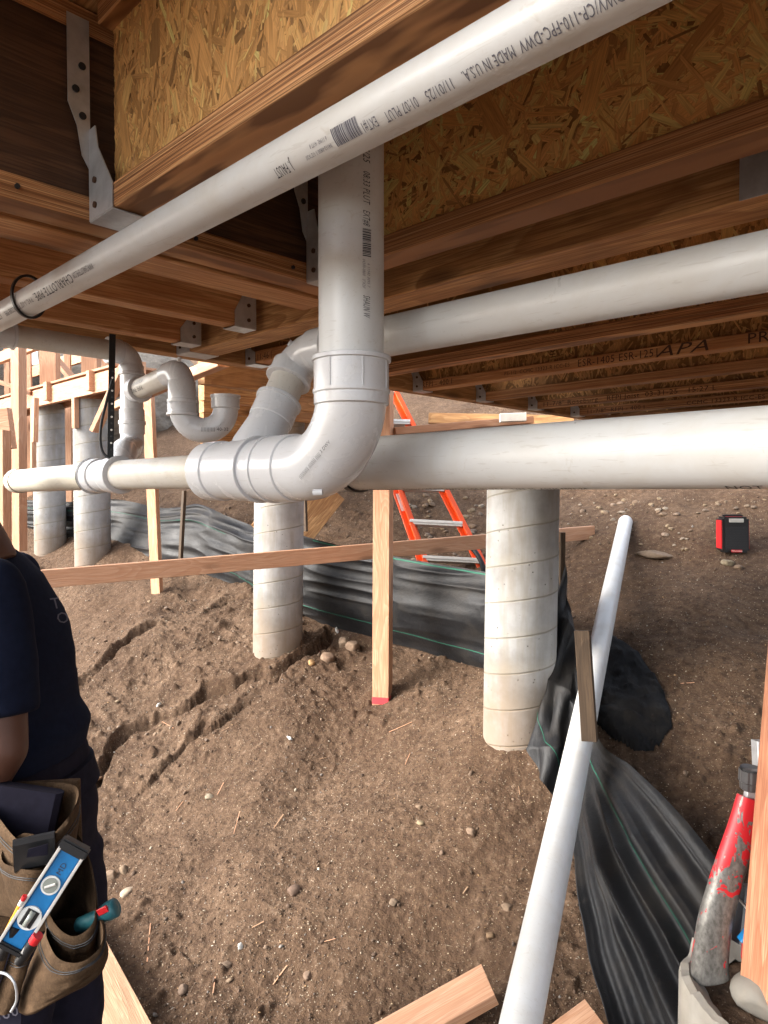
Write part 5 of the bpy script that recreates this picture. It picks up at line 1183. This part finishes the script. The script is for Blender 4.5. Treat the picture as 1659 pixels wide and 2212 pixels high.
# pouches hang on the belt: a tool pouch thing with its bags
def bag(name, rim, bot, parent, d_in=.03, mat=None, seg=48, th=.004, flare=0, seed=0):
    """rim, bot: lists of four picture points (left, front, right, back) with distances; lofts an open bag"""
    def loop(q, n=seg):
        q = [Vector(P(*k)) for k in q]; out = []
        m = len(q)
        for i in range(n):
            u = i / n * m; a = int(u); t = u - a; A, B, Cc, Dd = q[(a - 1) % m], q[a % m], q[(a + 1) % m], q[(a + 2) % m]
            out.append(.5 * ((2 * B) + (Cc - A) * t + (2 * A - 5 * B + 4 * Cc - Dd) * t * t + (3 * B - A - 3 * Cc + Dd) * t ** 3))
        return out
    Rr, Bb = loop(rim), loop(bot); cR = sum(Rr, Vector()) / seg; cB = sum(Bb, Vector()) / seg; V = []; Fc = []; n = 26
    for i in range(n + 1):
        f = i / n; s = f
        for k in range(seg):
            p = Rr[k].lerp(Bb[k], s); c = cR.lerp(cB, s); dv = (p - c); bul = 1 + .10 * math.sin(math.pi * f) + .035 * float(fbm(k * .22 + seed, f * 5, 3, seed)); 
            if f > .9: bul *= 1 - (f - .9) * 1.5
            V.append(c + dv * bul)
    rows = n + 1
    for i in range(12):                                            # inner wall back down into the dark
        f = i / 12 * .75
        for k in range(seg):
            p = Rr[k].lerp(Bb[k], f); c = cR.lerp(cB, f); dv = p - c; V.append(c + dv * (1 - th / max(dv.length, .01)) * (1.0 if i == 0 else .97) + (up * .003 if i == 0 else Vector()))
    for i in range(n):
        for k in range(seg): k2 = (k + 1) % seg; Fc.append((i * seg + k, (i + 1) * seg + k, (i + 1) * seg + k2, i * seg + k2))
    Fc.append(tuple(n * seg + k for k in range(seg)))
    b0 = rows * seg
    for k in range(seg): k2 = (k + 1) % seg; Fc.append((k, k2, b0 + k2, b0 + k))
    for i in range(11):
        for k in range(seg): k2 = (k + 1) % seg; Fc.append((b0 + i * seg + k, b0 + i * seg + k2, b0 + (i + 1) * seg + k2, b0 + (i + 1) * seg + k))
    Fc.append(tuple(b0 + 11 * seg + k for k in range(seg)))
    o = mesh(name, V, Fc, mat or mSuede, parent, True, autos=70)
    # stitched hem
    for off in (.10, .14):
        pts = [cR.lerp(cB, off) + (Rr[k].lerp(Bb[k], off) - cR.lerp(cB, off)) * (1 + .10 * math.sin(math.pi * off) + .035 * float(fbm(k * .22 + seed, off * 5, 3, seed)) + .012) for k in range(seg)] 
        Vv, Ff = tube_data(pts + [pts[0]], .0009, 6, False); mesh('stitching', Vv, Ff, mRubber, o, True)
    return o
tpch = thing('tool_pouch', P(110, 1700, 1.38), 'brown suede tool pouch with several open pockets hanging from the belt of the person', 'tool pouch')
V, Fc, g = bar(P(60, 1690, 1.36), P(70, 2010, 1.36), .20, .012, side=C2W(1, .12, 0), cham=.005, seg=4); mesh('back_panel', V, Fc, mSuede, tpch)
bag('main_pocket', [(-30, 1740, 1.27), (60, 1835, 1.19), (150, 1770, 1.22), (168, 1700, 1.33), (60, 1690, 1.35), (-40, 1700, 1.34)], [(-20, 1975, 1.28), (45, 1985, 1.22), (100, 1990, 1.23), (130, 1985, 1.31), (60, 1980, 1.34), (-20, 1980, 1.33)], tpch, seed=1)
bag('side_pocket', [(100, 1960, 1.25), (122, 2010, 1.19), (165, 2030, 1.17), (208, 1985, 1.19), (200, 1880, 1.26), (165, 1800, 1.34), (110, 1850, 1.36)], [(105, 2090, 1.25), (125, 2110, 1.20), (160, 2120, 1.19), (195, 2100, 1.21), (196, 2040, 1.26), (160, 2020, 1.32), (115, 2040, 1.32)], tpch, seed=5)
bag('small_pocket', [(5, 1870, 1.20), (55, 1885, 1.15), (112, 1878, 1.17), (112, 1830, 1.21), (55, 1800, 1.23), (5, 1835, 1.23)], [(30, 1965, 1.20), (60, 1990, 1.17), (92, 1985, 1.18), (98, 1965, 1.21), (62, 1950, 1.22), (30, 1955, 1.22)], tpch, seed=9)
bag('lower_pocket', [(95, 2020, 1.19), (120, 2075, 1.12), (175, 2085, 1.10), (222, 2045, 1.13), (222, 1990, 1.19), (190, 1985, 1.25), (120, 1990, 1.26)], [(32, 2195, 1.20), (60, 2200, 1.14), (130, 2160, 1.12), (200, 2125, 1.14), (222, 2090, 1.18), (170, 2090, 1.24), (60, 2150, 1.25)], tpch, seed=13)
for k, (X, Y) in enumerate(((0, 2040), (45, 2060))):
    bag('tool_loop', [(X - 22, Y, 1.16), (X, Y + 12, 1.14), (X + 22, Y, 1.15), (X, Y - 12, 1.18)], [(X - 62, Y + 125, 1.17), (X - 40, Y + 135, 1.15), (X - 16, Y + 125, 1.16), (X - 40, Y + 115, 1.19)], tpch, seed=20 + k, seg=28)
tube('clip_wire', smooth_path([P(-10, 2100, 1.12), P(15, 2105, 1.115), P(32, 2125, 1.11), P(36, 2160, 1.115), P(24, 2185, 1.12)], 24), .0022, mGalv, tpch, 10)
V, Fc, g = bar(P(30, 1850, 1.165), P(120, 1830, 1.19), .02, .055, side=C2W(.1, 1, 0), cham=.008)
tm = tag(mesh('tape_measure', V, Fc, mBlackP), 'black tape measure case sitting in the small front pocket', 'tape measure')
V, Fc = plate([P(58, 1852, 1.152), P(104, 1846, 1.165), P(104, 1822, 1.165), P(62, 1834, 1.152)], C2W(0, -1, .1), .0015); mesh('rating_label', V, Fc, mPants, tm)
V, Fc, g = bar(P(40, 1800, 1.29), P(62, 1700, 1.30), .13, .03, side=C2W(1, .1, 0), cham=.014); mesh('dark_liner', V, Fc, mPants, tpch)
# level
def level():
    a = P(26, 2042, 1.10); b = P(158, 1836, 1.14); dv = (b - a).normalized(); n = (-((a + b) / 2)).normalized(); n = (n - dv * n.dot(dv)).normalized(); s = dv.cross(n).normalized(); ax = (s, dv, n); L = (b - a).length; c = (a + b) / 2
    if s.dot(C2W(1, 0, 0)) < 0: s = -s; ax = (s, dv, n)
    t = thing('torpedo_level', a, 'small blue spirit level with metal edges standing in the tool pouch', 'spirit level')
    web = box('web', c, .036, L, .010, mBlue, t, ax)
    for q in (-1, 1): box('metal_edge', c + s * q * .0205, .005, L, .022, mAlu, t, ax, .001)
    box('end_cap', b + dv * .004, .050, .018, .025, mBlackP, t, ax, .003); box('end_cap', a - dv * .002, .046, .010, .024, mBlackP, t, ax, .003)
    def disc(cn, r, mat_, nm, h, inner=0):
        V, Fc = tube_data([cn, cn + n * h], r, 36); return mesh(nm, V, Fc, mat_, t, True, autos=40)
    v1 = c + dv * L * .14 + n * .005; d1 = disc(v1, .0150, mWhite, 'round_vial', .003); tube('vial_window', [v1 + n * .003, v1 + n * .0045], .0118, mGlass, d1, 30)
    V, Fc, g = bar(v1 + n * .0048 - s * .006 - dv * .006, v1 + n * .0048 + s * .006 + dv * .006, .005, .004, side=n); mesh('vial_tube', V, Fc, mAlu, d1)
    v2 = c - dv * L * .20 + n * .005; d2 = disc(v2, .0185, mWhite, 'centre_vial', .003); V, Fc, g = bar(v2 - dv * .013 + n * .0035, v2 + dv * .013 + n * .0035, .020, .003, side=s); mesh('vial_window', V, Fc, mBlackP, d2)
    V, Fc = tube_data([v2 - dv * .012 + n * .0055, v2 + dv * .012 + n * .0055], .0045, 16); mesh('vial_tube', V, Fc, mGlass, d2, True)
    flattext(web, 'MD', .013, c + dv * L * .25 + n * .0052 + s * .005, dv, -s, mInk, name='handwritten_mark')
level()
def rod(name, a, b, r, mat, label, cat, tips=()):
    t = thing(name, a, label, cat); tube('barrel', [a, a.lerp(b, .5), b], r, mat, t, 12)
    dv = (b - a).normalized()
    for nm, f0, f1, rr_, m in tips: tube(nm, [a.lerp(b, f0), a.lerp(b, (f0 + f1) / 2), a.lerp(b, f1)], rr_, m, t, 20)
rod('carpenter_pencil', P(8, 2025, 1.105), P(44, 1955, 1.105), .0042, mPencil, 'orange pencil standing at the left of the spirit level', 'pencil', [('ferrule', 1.0, 1.16, .0045, mAlu), ('eraser', 1.16, 1.28, .0042, mRed)])
rod('marker_pen', P(42, 2078, 1.10), P(72, 2035, 1.10), .0088, mBlackP, 'black marker pen with a red end in the pouch below the level', 'marker', [('cap', .98, 1.35, .0085, mRed)])
rod('black_pen', P(2, 2068, 1.105), P(36, 2000, 1.105), .0085, mBlackP, 'thick black pen beside the orange pencil', 'pen', [('clip_band', .5, .53, .009, mPrimer)])
kn = thing('utility_knife', P(200, 1985, 1.22), 'teal and red tool handle sticking out of the right side of the pouch', 'tool handle')
kp = smooth_path([P(175, 1998, 1.24), P(205, 1985, 1.22), P(228, 1972, 1.21), P(246, 1962, 1.205), P(254, 1958, 1.205)], 24); tube('handle', kp, [.014] * 8 + [.015] * 6 + [.0165] * 6 + [.0155, .0135, .010, .004, .002][:max(0, len(kp) - 20)], mTeal, kn, 24)
V, Fc, g = bar(P(212, 1972, 1.193), P(232, 1962, 1.19), .004, .012, side=C2W(0, 1, 0)); mesh('grip_inlay', V, Fc, mRed, kn)
tw = P(20, 2190, 1.19)
V, Fc = plate([P(-20, 2215, 1.20), P(48, 2215, 1.20), P(50, 2130, 1.20), P(-20, 2150, 1.20)], C2W(0, -1, 0), .004); bp = tag(mesh('printed_patch', V, Fc, mPants), 'black bag with pale numerals behind the lower pocket', 'bag'); flattext(bp, '360C', .03, P(-12, 2208, 1.19), C2W(1, 0, .3), C2W(-.3, 0, 1), mWhiteInk)
